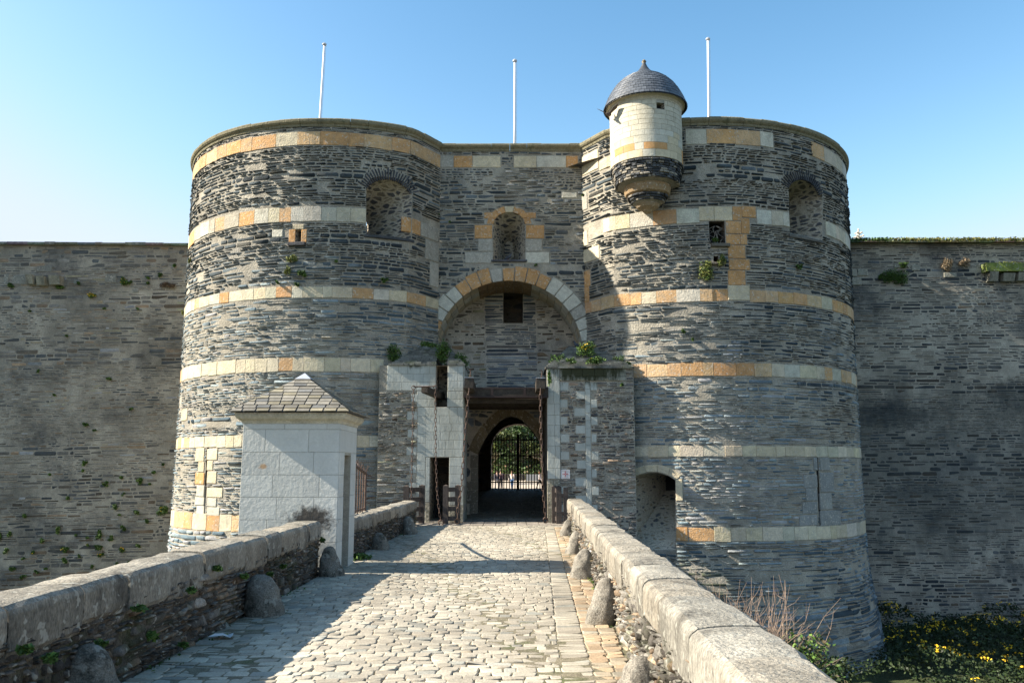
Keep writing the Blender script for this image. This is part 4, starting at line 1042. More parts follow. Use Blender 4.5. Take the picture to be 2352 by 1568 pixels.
sd.add([(X1, PD, -.5), (X1, GD + .02, -.5), (X1, GD + .02, ZT), (X1, PD, ZT)], [(0, 1, 2, 3)]); sd.add([(X0 - .2, PD, -4), (X0 - .2, GD, -4), (X0 - .2, GD, ZT), (X0 - .2, PD, ZT), (X1, PD, -4), (X1, PD, -.5), (X0 - .2, PD, -.5)], [(3, 2, 1, 0), (0, 4, 5, 6)])
part('pier_side', sd.mesh(), M['pale_joint'], pl_)
SI = Plane((X1, 0, 0), (0, 1, 0), (1, 0, 0)); ms = Masonry(SI, PD, GD, 0, ZT, seed=5); mb = MB(); v = 0
while v < ZT - .05:
    h_ = min(.29, ZT - v); ms.course(mb, PD, GD, v, v + h_, lambda u: tuple(c * ms.r.uniform(.85, 1.02) for c in ((.30, .29, .25) if v < 1 else WH)), l=(.35, .7), proud=.012, bev=.006, jit=0, gap=.003); v += h_
part('white_ashlar', mb.mesh(), M['white_ashlar'], pl_)
rv = MB(); loft(rv, PSf, door, door, 1.9, cap=False); part('door_reveal', rv.mesh(), M['reveal'], pl_)
dk = MB(); loft(dk, PSf, door, door, .05, A_n=-1.9); sQ = [slt[0], slt[1], (slt[1][0], PSf.px(0, 897)[1]), (slt[0][0], PSf.px(0, 897)[1])]; loft(dk, PSf, sQ, sQ, .01, A_n=-1.2); part('dark_interior', dk.mesh(), M['passage'], pl_)
rv = MB(); loft(rv, PSf, [slt[0], slt[1], (slt[1][0], ZT), (slt[0][0], ZT)], [slt[0], slt[1], (slt[1][0], ZT), (slt[0][0], ZT)], 1.2); part('slot_reveal', rv.mesh(), M['reveal'], pl_)
cap_roof(pl_, X0 + .1, X1 + .04, PD - .06, ZT, PSf.px(975, 1000)[0], PSf.px(1012, 1000)[0], PD + 1.35, zat(789, PD + 1.35), seed=3, gap=(slt[0][0], slt[1][0]))
# right pier
pr_ = thing('gate_pier', 'drawbridge pier right of the gateway, with white quoins and the small plaque', 'pier', (2.6, PD, 0))
X0, X1 = PSf.px(1257, 1000)[0], PSf.px(1458, 1000)[0]; ZT = PSf.px(940, 846)[1]
m = Masonry(PSf, X0, X1, -1.2, ZT, seed=62, res=.01); r = m.r
mb = MB()
whites(m, mb, [(1257, 846, 1286, 1100)], .36, (.2, .3), WH, .05)
WM = (.33, .32, .26)
whites(m, mb, [(1286.5, 846, 1437, 874)], .26, (.3, .5), WM, .05)
whites(m, mb, [(1346, 875, 1358, 1262)], .27, (.2, .3))
v = PSf.px(0, 878)[1]; i = 0
while v > -.6:
    xa = PSf.px(1358, 1000)[0]; xb = PSf.px(1345, 1000)[0]; xc = PSf.px(1287, 1000)[0]
    if i % 2 == 0:
        k = r.uniform(.9, 1.05); w_ = r.uniform(.14, .24); m.block(mb, [(xa, v - .27), (xa + w_, v - .27), (xa + w_, v), (xa, v)], tuple(c * k for c in WH), .012, .006)
        w_ = r.uniform(.2, .32); m.block(mb, [(xc, v - .27), (xc + w_, v - .27), (xc + w_, v), (xc, v)], tuple(c * k for c in WH), .01, .006)
    else:
        k = r.uniform(.9, 1.05); w_ = r.uniform(.28, .42); m.block(mb, [(xb - w_, v - .27), (xb, v - .27), (xb, v), (xb - w_, v)], tuple(c * k for c in WH), .01, .006)
    v -= .285; i += 1
part('white_ashlar', mb.mesh(), M['white_ashlar'], pr_)
mb = MB(); whites(m, mb, [(1257, 1101, 1286, 1205)], .4, (.2, .4), (.27, .25, .19), .05); part('plinth', mb.mesh(), M['tuff'], pr_)
part('joint_wall', m.sheet(du=.5).mesh(), M['mortar'], pr_)
m.rubble(-1.1, ZT, h=(.04, .11), l=(.09, .34), gap=.026, proud=(.0, .035), drop=.08)
part('slate_rubble', m.stones_mesh(slate_cols((.06, .065, .07), (.22, .20, .18), .2), seed=13), M['slate'], pr_)
sd = MB(); sd.add([(X0, PD, -1.2), (X0, RD, -1.2), (X0, RD, ZT), (X0, PD, ZT), (X1, PD, -4), (X1, GD, -4), (X1, GD, ZT), (X1, PD, ZT), (X0, PD, -4), (X0, PD, -1.2), (X1, PD, -1.2)], [(3, 2, 1, 0), (4, 5, 6, 7), (8, 4, 10, 9)])
part('pier_side', sd.mesh(), M['flank'], pr_)
cap_roof(pr_, X0 - .05, X1 + .03, PD - .10, ZT, PSf.px(1318, 1000)[0], PSf.px(1372, 1000)[0], PD + 1.35, zat(795, PD + 1.35), seed=4)

# ------------------------------------------------------------------ plaque
pq = thing('plaque', 'small square white plaque with a red four-lobed emblem on the right pier', 'sign', tuple(PSf.map(*PSf.px(1298.5, 1088), .06)))
q = rect(PSf, 1288, 1078, 1309, 1099); yq = PD - .045
mb = MB(); mb.box((q[0][0], yq, q[0][1]), (q[1][0], PD - .0, q[2][1])); part('panel', mb.mesh(), flat('plaque_white', (.55, .55, .56), .5), pq)
cx, cz = (q[0][0] + q[1][0]) / 2, (q[0][1] + q[2][1]) / 2 + .005; S_ = (q[1][0] - q[0][0])
mb = MB(); red = flat('plaque_red', (.38, .05, .06), .5)
def disc(mb, x, z, ra, rb, n=16, y=yq - .004):
    V = [(x + R_ * math.cos(2*math.pi*k/n), y, z + R_ * math.sin(2*math.pi*k/n)) for R_ in (ra, rb) for k in range(n)]
    mb.add(V, [(k, (k+1) % n, n + (k+1) % n, n + k) for k in range(n)])
a = S_ * .2
mb.add([(cx - a, yq - .004, cz), (cx - a*.35, yq - .004, cz - a*.35), (cx, yq - .004, cz - a), (cx + a*.35, yq - .004, cz - a*.35), (cx + a, yq - .004, cz), (cx + a*.35, yq - .004, cz + a*.35), (cx, yq - .004, cz + a), (cx - a*.35, yq - .004, cz + a*.35)], [tuple(range(8))])
for dx, dz in ((1, 0), (-1, 0), (0, 1), (0, -1)): disc(mb, cx + dx * S_ * .24, cz + dz * S_ * .24, S_ * .03, S_ * .07)
part('emblem', mb.mesh(), red, pq)
mb = MB(); disc(mb, cx, cz, 0.0001, S_ * .05, y=yq - .007); part('emblem_center', mb.mesh(), flat('plaque_dot', (.5, .42, .42)), pq)
grey = flat('plaque_text', (.12, .12, .14))
for txt, zz in (('MONUMENT', q[2][1] - S_ * .17), ('HISTORIQUE', q[0][1] + S_ * .08)):
    cu = bpy.data.curves.new('lettering', 'FONT'); cu.body = txt; cu.size = S_ * .13; cu.align_x = 'CENTER'; cu.extrude = .0005
    cu.materials.append(grey)
    tmp = bpy.data.objects.new('tmp', cu); C.objects.link(tmp); dg = bpy.context.evaluated_depsgraph_get(); me = bpy.data.meshes.new_from_object(tmp.evaluated_get(dg)); bpy.data.objects.remove(tmp)
    me.transform(Matrix.Translation((cx, yq - .005, zz)) @ Matrix.Rotation(math.pi / 2, 4, 'X'))
    part('lettering', me, grey, pq)

# ------------------------------------------------------------------ drawbridge timber and iron
fr = thing('drawbridge_gantry', 'dark timber lintel with iron straps spanning the gateway between the two piers', 'timber frame', (-.1, 27.5, 4.1))
zb0, zb1 = zat(913, 27.3), zat(892, 27.3)
mb = MB(); mb.box((-1.60, 27.25, zb0 + .05), (1.2, 27.6, zb1)); part('lintel', mb.mesh(), M['beam'], fr)
mb = MB(); mb.box((-1.60, 27.22, zb0), (1.2, 27.62, zb0 + .05))
for x_ in (1130, 1205): X = at(x_, 900, 27.2)[0]; mb.box((X - .04, 27.225, zb0 + .05), (X + .04, 27.24, zb1 + .02))
mb.box((-1.6, 27.23, zb1 - .02), (1.2, 27.6, zb1 + .03))
part('iron_strap', mb.mesh(), flat('strap_iron', (.05, .035, .032), .6, .3), fr)
mb = MB(); 
for k in range(9): mb.box((-1.6, 27.65 + k * .44, zb0 - .03 + .004 * (k % 2)), (1.2, 27.65 + k * .44 + .42, zb0 + .04))
for k in (0, 3, 6): mb.box((-1.6, 27.7 + k * .5, zb0 - .15), (1.2, 27.85 + k * .5, zb0 - .035))
part('ceiling_boards', mb.mesh(), M['beam'], fr)
def beam(name, label, a, b, w_, h_):
    t = thing(name, label, 'wooden beam', tuple(a), 'counterweight beams reaching out of the gate')
    mb = MB(); mb.bar(a, b, w_, h_); part('timber', mb.mesh(), M['beam'], t)
    d = (Vector(b) - Vector(a)).normalized(); mb = MB()
    mb.bar(Vector(a) - d * .012 + Vector((0, 0, h_/2 + .008)), Vector(a) + d * .25 + Vector((0, 0, h_/2 + .008)), w_ + .02, .012)
    part('metal_cap', mb.mesh(), M['lead'], t)
    mb = MB(); mb.bar(Vector(a) + d * .1 , Vector(a) + d * .16, w_ + .012, h_ + .012)
    part('iron_strap', mb.mesh(), M['rust'], t)
    return t
bA = at(1077, 879, 25.6); bB = at(1096, 892, 28.3)
beam('drawbridge_beam', 'thick beam projecting above the left side of the main gateway, chain at its tip', bA, (bA[0] - .05, 28.8, bA[2] + .02), .27, .32)
bC = at(1242, 880, 25.6)
beam('drawbridge_beam', 'thick beam projecting above the right side of the main gateway, beside the right pier', bC, (bC[0] + .03, 28.8, bC[2] + .02), .27, .32)
bE = at(975, 894, 25.9)
bt = beam('drawbridge_beam', 'slimmer beam jutting from the slot over the narrow footway door, with an iron crossbar', bE, at(1016, 912, 28.2), .2, .2)
r1 = at(950, 888, 25.8); r2 = at(1000, 887, 25.8)
mb = MB(); mb.tube([r1, r2], .022, 8)
for p in (r1, r2): mb.tube([Vector(p) + Vector((.06 * math.cos(t), 0, .06 * math.sin(t) - .03)) for t in [2 * math.pi * i / 12 for i in range(13)]], .014, 6)
part('crossbar', mb.mesh(), M['rust'], bt)
for bp in (bA, bC):
    hk = MB(); hk.tube([(bp[0] + .02, bp[1] + .15, bp[2] + .15), (bp[0] + .05, bp[1] + .1, bp[2] + .38)], .018, 6); 
    hk.tube([(bp[0] + .05, bp[1] + .1, bp[2] + .38), (bp[0] + .03, bp[1] - .03, bp[2] + .40)], .018, 6)
    o = [x for x in C.objects if x.name.startswith('drawbridge_beam') and (x.location - Vector(bp)).length < .01][0]
    part('hook', hk.mesh(), M['rust'], o)

def chain(label, pts, ll=.19, lr=.012, lw=.05, hook=True):
    pts = [Vector(p) for p in pts]; mb = MB()
    seg = [(pts[i+1] - pts[i]).length for i in range(len(pts) - 1)]; tot = sum(seg); n = int(tot / (ll * .80))
    def P(s):
        for i, L in enumerate(seg):
            if s <= L or i == len(seg) - 1: return pts[i].lerp(pts[i+1], min(1, s / L)), (pts[i+1] - pts[i]).normalized()
            s -= L
    for i in range(n):
        c, d = P(tot * (i + .5) / n); side = Vector((1, .25, 0)) if i % 2 else Vector((-.25, 1, 0)); side = (side - d * side.dot(d)).normalized()
        loop = [c + d * ((ll/2 - lw/2) * (1 if math.sin(t) > 0 else -1) + lw/2 * math.sin(t)) + side * (lw/2) * math.cos(t) for t in [2 * math.pi * (k + .5) / 10 for k in range(10)]]
        mb.tube(loop + loop[:1], lr, 5, cap=False)
    if hook:
        e = pts[-1]; mb.tube([e + Vector((.07 * math.cos(t), 0, .08 * math.sin(t) - .05)) for t in [2 * math.pi * i / 10 for i in range(11)]], .022, 6)
    return single('chain', mb.mesh(), M['rust'], label, 'chain', 'rusty drawbridge chains', smooth=True)
chain('rusty chain hanging from the beam left of the main gateway, down past the wooden fence', [at(1077, 893, 25.6), at(1068, 1000, 25.6), at(1060, 1120, 25.7), at(1052, 1165, 25.8), at(1050, 1192, 25.85)], ll=.21, lr=.013, lw=.075)
chain('rusty chain hanging from the beam beside the right pier, across the gateway opening', [at(1241, 893, 25.6), at(1243, 1000, 25.6), at(1247, 1120, 25.7), at(1251, 1165, 25.8), at(1253, 1190, 25.85)], ll=.21, lr=.013, lw=.075)
chain('thin chain at the right end of the iron crossbar, in front of the footway door', [at(1000, 892, 25.8), at(1001, 1050, 25.8), at(1004, 1130, 25.8), at(1009, 1175, 25.8), at(1013, 1196, 25.85)], ll=.16, lr=.010, lw=.055)
chain('thin chain at the left end of the iron crossbar, in front of the slate rubble', [at(950, 893, 25.8), at(948, 1000, 25.8), at(946, 1060, 25.8), at(945, 1120, 25.8), at(945, 1148, 25.8)], ll=.16, lr=.010, lw=.055, hook=False)
# plank deck
mb = MB(); X = -3.1; r = random.Random(4)
while X < 1.9:
    w_ = r.uniform(.28, .42) if X > -1.4 else .3
    mb.box((X, 25.76, -.06), (X + w_ - .02, 28.95, .012 + r.uniform(-.004, .004))); X += w_
mb.box((-3.1, 25.74, -.2), (1.9, 28.95, -.07))
single('drawbridge_deck', mb.mesh(), M['deck'], 'worn plank deck crossing in front of the gateway at the end of the paved road', 'wooden deck')
# low wooden fences
def fence(label, a, b, h0, posts=(0, 1), rails=4, pw=.17):
    a = Vector(a); b = Vector(b); t = thing('wooden_fence', label, 'fence', tuple(a), 'low wooden fences beside the drawbridge')
    for k in posts:
        p = a.lerp(b, k); mb = MB(); mb.box((p.x - pw/2, p.y - pw/2, 0), (p.x + pw/2, p.y + pw/2, h0)); mb.add([(p.x - pw/2, p.y - pw/2, h0 + .001), (p.x + pw/2, p.y - pw/2, h0 + .001), (p.x + pw/2, p.y + pw/2, h0 + .001), (p.x - pw/2, p.y + pw/2, h0 + .001), (p.x, p.y, h0 + .04)], [(0, 1, 4), (1, 2, 4), (2, 3, 4), (3, 0, 4)])
        part('post', mb.mesh(), M['wood'], t)
    for i in range(rails):
        z = h0 * (.14 + .76 * i / (rails - 1)); mb = MB(); d = (b - a).normalized()
        mb.bar(a + d * pw/2 + Vector((0, 0, z)), b - d * pw/2 + Vector((0, 0, z)), .06, .14); part('rail', mb.mesh(), M['wood'], t)
    return t
p = ground_at(1023, 1203); q2 = ground_at(1050, 1191)
fence('slatted wooden fence standing on the deck between the footway door and the main gateway', (p[0], p[1], 0), (at(1051, 1190, 27.08)[0], 27.08, 0), 1.2)
p = ground_at(1284, 1203)
fence('slatted wooden fence on the right edge of the deck, beside the right parapet end', (p[0], p[1], 0), (at(1274, 1190, 27.1)[0], 27.1, 0), 1.17)
t = thing('wooden_post', 'single dark wooden post between the right-hand fence and the end of the right parapet', 'post', (at(1300, 1190, 26.2)[0], 26.2, 0))
xx = at(1300, 1190, 26.2)[0]; mb = MB(); mb.box((xx - .07, 26.12, 0), (xx + .07, 26.28, 1.16)); part('post', mb.mesh(), M['wood'], t)
mb = MB(); mb.box((xx - .3, 26.17, .85), (xx - .07, 26.23, .97)); part('rail', mb.mesh(), M['wood'], t); mb = MB(); mb.box((xx - .3, 26.17, .3), (xx - .07, 26.23, .42)); part('rail', mb.mesh(), M['wood'], t)
xx = at(934, 1190, 26.2)[0]
fence('slatted wooden fence behind the far end of the left parapet', (xx, 26.0, 0), (at(968, 1190, 27.1)[0], 27.1, 0), 1.2)

# ------------------------------------------------------------------ parapets
def parapet(name, label, XF, D0, D1, side, H, seed, cap_h=.40):
    t = thing(name, label, 'parapet', (XF((D0 + D1) / 2), (D0 + D1) / 2, 0))
    r_ = random.Random(seed)
    # rubble base: follow the line in straight pieces
    n = max(1, int((D1 - D0) / 5)); cuts = [D0 + (D1 - D0) * i / n for i in range(n + 1)]
    core = MB()
    for a, e in zip(cuts[:-1], cuts[1:]):
        xa, xb = XF(a) - side * .03, XF(e) - side * .03
        xa, xb = XF(a) + side * .03, XF(e) + side * .03
        core.add([(xa, a, -.3), (xb, e, -.3), (xb + side * (PT - .06), e, -.3), (xa + side * (PT - .06), a, -.3), (xa, a, H - .1), (xb, e, H - .1), (xb + side * (PT - .06), e, H - .1), (xa + side * (PT - .06), a, H - .1)],
                 [(0, 3, 2, 1), (4, 5, 6, 7), (0, 1, 5, 4), (1, 2, 6, 5), (2, 3, 7, 6), (3, 0, 4, 7)])
        d = np.array([xb - xa, e - a, 0]); L = np.linalg.norm(d); d /= L; nn = np.array([-side, 0, 0.])
        for (off, sg) in ((0, 1), (PT - .06, -1)):
            S = Plane((xa + side * off, a, 0), d if True else -d, nn * sg)
            m = Masonry(S, 0, L, -.05 if sg == 1 else -.8, H - cap_h + .12, seed=seed + int(a * 10) + sg)
            m.rubble(m.v0, m.v1, h=(.03, .10), l=(.04, .18), gap=.01, proud=(.0, .05), drop=.04, wav=.03, split=.3, patchy=0)
            if not m.st: continue
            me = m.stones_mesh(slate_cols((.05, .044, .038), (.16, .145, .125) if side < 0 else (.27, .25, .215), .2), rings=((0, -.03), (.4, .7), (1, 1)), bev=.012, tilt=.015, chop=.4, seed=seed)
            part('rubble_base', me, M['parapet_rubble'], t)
    part('wall_core', core.mesh(), M['dark_mortar'], t)
    # coping: big worn blocks with rounded tops
    mb = MB(); D = D0; Rs = []
    while D < D1 - .05:
        L = r_.uniform(.55, 1.15); 
        if D1 - D - L < .35: L = D1 - D
        nseg = max(3, int(L / .12)); hz = r_.uniform(-.012, .012); hx = r_.uniform(-.012, .012); hb = r_.uniform(-.05, .04)
        pf = [(.015, -cap_h + hb), (-.015, -cap_h + .04 + hb), (-.02, -cap_h*.6), (-.02, -.22), (-.018, -.08), (-.005, -.035), (.03, -.008), (.10, .0), (.2, .004), (.3, .002), (PT - .06, -.006), (PT - .01, -.04), (PT + .01, -.1), (PT + .01, -.22), (PT + .01, -cap_h)]
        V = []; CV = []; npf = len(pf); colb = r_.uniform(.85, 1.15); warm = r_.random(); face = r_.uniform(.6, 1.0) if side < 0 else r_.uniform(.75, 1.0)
        for i in range(nseg + 1):
            s_ = D + .006 + (L - .012) * i / nseg; e_ = min(i, nseg - i) / nseg; ed = .014 * max(0, 1 - min(i, nseg - i) * 1.0)
            for (dx, dz) in pf:
                x = XF(s_) + side * (dx + (.5 if False else 0)) + side * hx; z = H + dz + hz
                nv = mnoise.fractal(Vector((x * 3, s_ * 3, z * 3 + seed)), .9, 2.2, 4) * .013
                if dz > -.06: z += nv - ed
                x -= side * (nv if dx < .2 else -nv); 
                if dx < .1: x += side * ed
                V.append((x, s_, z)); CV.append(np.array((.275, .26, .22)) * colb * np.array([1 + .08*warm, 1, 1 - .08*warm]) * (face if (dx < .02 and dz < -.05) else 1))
        f_ = [(i*npf + k, i*npf + k + 1, (i+1)*npf + k + 1, (i+1)*npf + k) if side < 0 else (i*npf + k, (i+1)*npf + k, (i+1)*npf + k + 1, i*npf + k + 1) for i in range(nseg) for k in range(npf - 1)]
        f_ += [tuple(range(npf)), tuple(nseg*npf + k for k in range(npf))[::-1]]
        c = np.array((.275, .26, .22)) * colb * np.array([1 + .08*warm, 1, 1 - .08*warm])
        mb.add(V, f_, np.array(CV)); D += L
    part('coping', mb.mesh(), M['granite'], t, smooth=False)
    return t
parapet('bridge_parapet', 'long near parapet on the left side of the bridge, ending at the white sentry box', XL, -3.5, 13.95, -1, .90, 71, .34)
parapet('bridge_parapet', 'short far parapet on the left side, between the sentry box and the drawbridge', XL, 15.95, 25.6, -1, .78, 72, .30)
parapet('bridge_parapet', 'sunlit parapet along the whole right side of the bridge', XR, -3.5, 24.6, 1, .87, 73, .33)

# guard stones
def guard(label, D, X, h, w_, lean, seed):
    bm = bmesh.new(); bmesh.ops.create_icosphere(bm, subdivisions=4, radius=1)
    for v in bm.verts:
        x, y_, z = v.co; zz = max(z, -.35); k = (1 - .0 * zz)
        f = 1.0 if z < 0 else 1.0
        rxy = math.hypot(x, y_) or 1e-6
        if z > 0: f = min(3.0, (1 - min(1, z) ** 2.9) ** (1 / 2.4) / rxy) if rxy > 1e-4 else 1
        x *= f; y_ *= f
        sq = (1 - .22 * max(0, zz))
        p = Vector((x * w_/2 * sq * (1.12 if zz < .2 else 1), y_ * w_/2 * .85 * sq, (zz + .35) / 1.35 * h - .03))
        nz = mnoise.fractal(Vector((p.x * 4, p.y * 4, p.z * 4 + seed * 7)), .8, 2.1, 4)
        p += Vector((x, y_, z)) * nz * .028; p.x += lean * p.z
        v.co = p
    me = bpy.data.meshes.new('guard_stone'); bm.to_mesh(me); bm.free()
    me.transform(Matrix.Translation((X, D, 0)))
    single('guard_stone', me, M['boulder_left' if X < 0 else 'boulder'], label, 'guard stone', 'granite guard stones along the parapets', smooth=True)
gp = lambda x, y_: ground_at(x, y_)
for (x, yb, ht, wd, lean, lab) in [
        (184, 1640, 150, 130, -.12, 'dark rounded guard stone in the bottom left corner, cut off by the picture edge'),
        (608, 1421, 100, 86, -.14, 'shaded guard stone by the middle of the near left parapet'),
        (776, 1330, 76, 52, -.14, 'guard stone at the foot of the white sentry box'),
        (886, 1266, 46, 36, -.12, 'small guard stone midway along the far left parapet'),
        (952, 1229, 44, 32, -.12, 'guard stone at the drawbridge end of the far left parapet'),
        (1303, 1234, 42, 30, .12, 'farthest and smallest guard stone on the sunny right side'),
        (1320, 1274, 54, 38, .12, 'second farthest guard stone on the sunny right side'),
        (1337, 1334, 74, 54, .12, 'guard stone midway along the sunny right parapet'),
        (1374, 1441, 114, 66, .14, 'tall pale guard stone, second nearest along the right parapet'),
        (1482, 1600, 92, 90, .12, 'pale guard stone at the bottom edge by the right parapet, cut off below')]:
    p = gp(x, min(yb, 1640)); tt = p[1] / ray(x, yb)[1]; h = ht * tt / F * 1.02; w_ = wd * tt / F
    right = x > 1176
    X = (XR(p[1]) - w_ * .38) if right else (XL(p[1]) + w_ * .38)
    X = .5 * X + .5 * p[0]
    guard(lab, p[1] + w_ * .35, X, h, w_, lean, x)

# ------------------------------------------------------------------ sentry box
BX0, BX1, BD0, BD1, BH = -4.56, -2.92, 14.1, 15.6, 2.50
bx = thing('sentry_box', 'white limestone sentry box with slate pyramid roof built into the left parapet', 'sentry box', ((BX0 + BX1) / 2, (BD0 + BD1) / 2, 0))
WB = (.55, .555, .51)
def boxwall(S, u0, u1, z0, z1, seed, hole=None, shift=0):
    m = Masonry(S, u0, u1, z0, z1, seed=seed); mb = MB(); r = m.r; v = z1; i = 0
    if hole: m.holes.append(hole)
    hs_ = [.10, .38, .38, .37, .37, .37, .37, .4, .4, .4, .4]
    for h_ in hs_:
        if v - h_ < z0: h_ = v - z0
        if h_ < .03: break
        u = u0 - (.3 if i % 2 else 0) * 1.0; first = True
        while u < u1 - .01:
            L = r.uniform(.55, .85); e = min(u1, u + L)
            if u1 - e < .18: e = u1
            a = max(u, u0)
            segs = [(a, e)]
            if hole:
                hu0, hu1 = min(p[0] for p in hole), max(p[0] for p in hole); hv1 = max(p[1] for p in hole); hv0 = min(p[1] for p in hole)
                if v - h_ < hv1 - .03 and v > hv0:
                    segs = [s_ for s_ in ((a, min(e, hu0)), (max(a, hu1), e)) if s_[1] - s_[0] > .03]
            for (a_, e_) in segs:
                if e_ - a_ > .02:
                    k = r.uniform(.90, 1.05); m.block(mb, [(a_, v - h_), (e_, v - h_), (e_, v), (a_, v)], tuple(c * k for c in WB), .010, .004, gap=.0025)
            u = e
        v -= h_; i += 1
    return m, mb
Sn = Plane((0, BD0, 0), (1, 0, 0), (0, -1, 0)); m1, mb1 = boxwall(Sn, BX0, BX1, -.8, BH, 81)
part('front_wall', mb1.mesh(), M['box_ashlar'], bx); part('joint_wall', m1.sheet(du=1).mesh(), M['pale_joint'], bx)
Sr = Plane((BX1, 0, 0), (0, 1, 0), (1, 0, 0)); dh = [(BD0 + .42, .0), (BD1 - .48, .0), (BD1 - .48, 1.98), (BD0 + .42, 1.98)]
m2, mb2 = boxwall(Sr, BD0, BD1, 0, BH, 82, hole=dh)
part('door_wall', mb2.mesh(), M['box_ashlar'], bx); part('joint_wall', m2.sheet(du=1).mesh(), M['pale_joint'], bx)
rv = MB(); loft(rv, Sr, dh, dh, .3, cap=False); rv.add([(BX1 - 1.2, BD0 + .3, 0), (BX1 - .3, BD0 + .3, 0), (BX1 - .3, BD0 + .3, 2.3), (BX1 - 1.2, BD0 + .3, 2.3), (BX1 - 1.2, BD1 - .3, 0), (BX1 - .3, BD1 - .3, 0), (BX1 - .3, BD1 - .3, 2.3), (BX1 - 1.2, BD1 - .3, 2.3)], [(0, 1, 2, 3), (7, 6, 5, 4), (4, 0, 3, 7)])
part('door_reveal', rv.mesh(), M['pale_joint'], bx)
o = MB(); o.add([(BX0, BD0, -.8), (BX0, BD1, -.8), (BX0, BD1, BH), (BX0, BD0, BH), (BX1, BD1, -.8), (BX1, BD1, BH)], [(0, 3, 2, 1), (1, 2, 5, 4)]); o.box((BX0, BD0, -2.5), (BX1, BD1, -.81))
part('rear_wall', o.mesh(), M['pale_joint'], bx)
# cornice
mb = MB(); cx, cy = (BX0 + BX1) / 2, (BD0 + BD1) / 2; hx, hy = (BX1 - BX0) / 2, (BD1 - BD0) / 2
pf = [(.0, 0), (.015, .0), (.03, .04), (.09, .08), (.12, .13), (.12, .18), (-.1, .19)]
V = []
for (o_, z) in pf:
    V += [(cx - hx - o_, cy - hy - o_, BH + z), (cx + hx + o_, cy - hy - o_, BH + z), (cx + hx + o_, cy + hy + o_, BH + z), (cx - hx - o_, cy + hy + o_, BH + z)]
mb.add(V, [(i*4 + k, i*4 + (k+1) % 4, (i+1)*4 + (k+1) % 4, (i+1)*4 + k) for i in range(len(pf) - 1) for k in range(4)], (.5, .46, .35))
part('cornice', mb.mesh(), M['tuff'], bx)
# slate roof
mb = MB(); rz0, rz1 = BH + .19, BH + .90; e_ = .20; r = random.Random(9)
ap = np.array([cx, cy, rz1]); cor = [np.array(p) for p in ((cx - hx - e_, cy - hy - e_, rz0), (cx + hx + e_, cy - hy - e_, rz0), (cx + hx + e_, cy + hy + e_, rz0), (cx - hx - e_, cy + hy + e_, rz0))]
mb.add(cor + [ap], [(0, 1, 4), (1, 2, 4), (2, 3, 4), (3, 0, 4), (3, 2, 1, 0)], (.05, .05, .05))
for k in range(4):
    A, B = cor[k], cor[(k+1) % 4]; nn = np.cross(B - A, ap - A); nn /= np.linalg.norm(nn); rows = 11
    for i in range(rows):
        t0, t1 = i / rows * .93, min((i + 1.25) / rows, 1) * .93
        a0, b0, a1, b1 = A + (ap-A)*t0, B + (ap-B)*t0, A + (ap-A)*t1, B + (ap-B)*t1
        Lr = np.linalg.norm(b0 - a0); ns = max(1, int(Lr / .21)); sh = .5 * (i % 2) / ns
        for j in range(-1, ns + 1):
            s0, s1 = max(0, j / ns + sh + .006), min(1, (j + 1) / ns + sh - .006)
            if s1 - s0 < .02: continue
            lift = .016 + r.uniform(0, .008); q0, q1 = a0 + (b0-a0)*s0 + nn*lift, a0 + (b0-a0)*s1 + nn*lift
            w0 = a0 + (b0 - a0)*s0 ; Ltop = np.linalg.norm(b1 - a1)
            # keep slates square to the eave: project top points at the same offset along the eave
            e1 = (b0 - a0) / Lr; mid0 = (a0 + b0) / 2; mid1 = (a1 + b1) / 2
            off0, off1 = (s0 - .5) * Lr, (s1 - .5) * Lr
            off0, off1 = np.clip(off0, -Ltop/2, Ltop/2), np.clip(off1, -Ltop/2, Ltop/2)
            q2_, q3 = mid1 + e1*off1 + nn*.005, mid1 + e1*off0 + nn*.005
            g_ = r.uniform(.75, 1.3); lich = r.random()
            c = (.22*g_, .20*g_, .16*g_) if lich < .55 else (.25*g_, .22*g_, .15*g_) if lich < .85 else (.17*g_, .165*g_, .15*g_)
            mb.add([q0, q1, q2_, q3, q0 - nn*.012, q1 - nn*.012], [(0, 1, 2, 3), (4, 5, 1, 0)], c)
part('roof', mb.mesh(), M['roofslate'], bx)
mb = MB(); tt = .86; cc_ = [A + (ap - A) * tt + np.array([0, 0, .03]) for A in cor]; mb.add(cc_ + [ap + np.array([0, 0, .05])], [(0, 1, 4), (1, 2, 4), (2, 3, 4), (3, 0, 4)]); part('ridge_cap', mb.mesh(), M['lead'], bx)
# ------------------------------------------------------------------ spiked iron grille behind the far left parapet
gr = thing('spiked_grille', 'rusty iron grille with a crest of sharp spikes, between the sentry box and the pier', 'iron grille', (-3.45, 18, .6))
gx = lambda D: XL(D) - PT * .6 - (D - 16) * .02
DA, DB = 15.75, 19.4
rt = lambda D: .80 + 1.45 - .62 * ((D - DA) / (DB - DA)) ** .75
mb = MB()
for i in range(13):
    D = DA + .08 + (DB - DA - .1) * i / 12
    mb = MB(); mb.tube([(gx(D), D, .3), (gx(D), D, rt(D))], .018, 6); part('bar', mb.mesh(), M['rust'], gr)
mb = MB(); mb.tube([(gx(D), D, rt(D)) for D in np.linspace(DA, DB, 14)], .03, 6); mb.tube([(gx(DB), DB, rt(DB)), (gx(DB), DB, -.6)], .03, 6); mb.tube([(gx(DA), DA, .84), (gx(DB), DB, .84)], .02, 6)
part('rail', mb.mesh(), M['rust'], gr)
mb = MB(); r = random.Random(2)
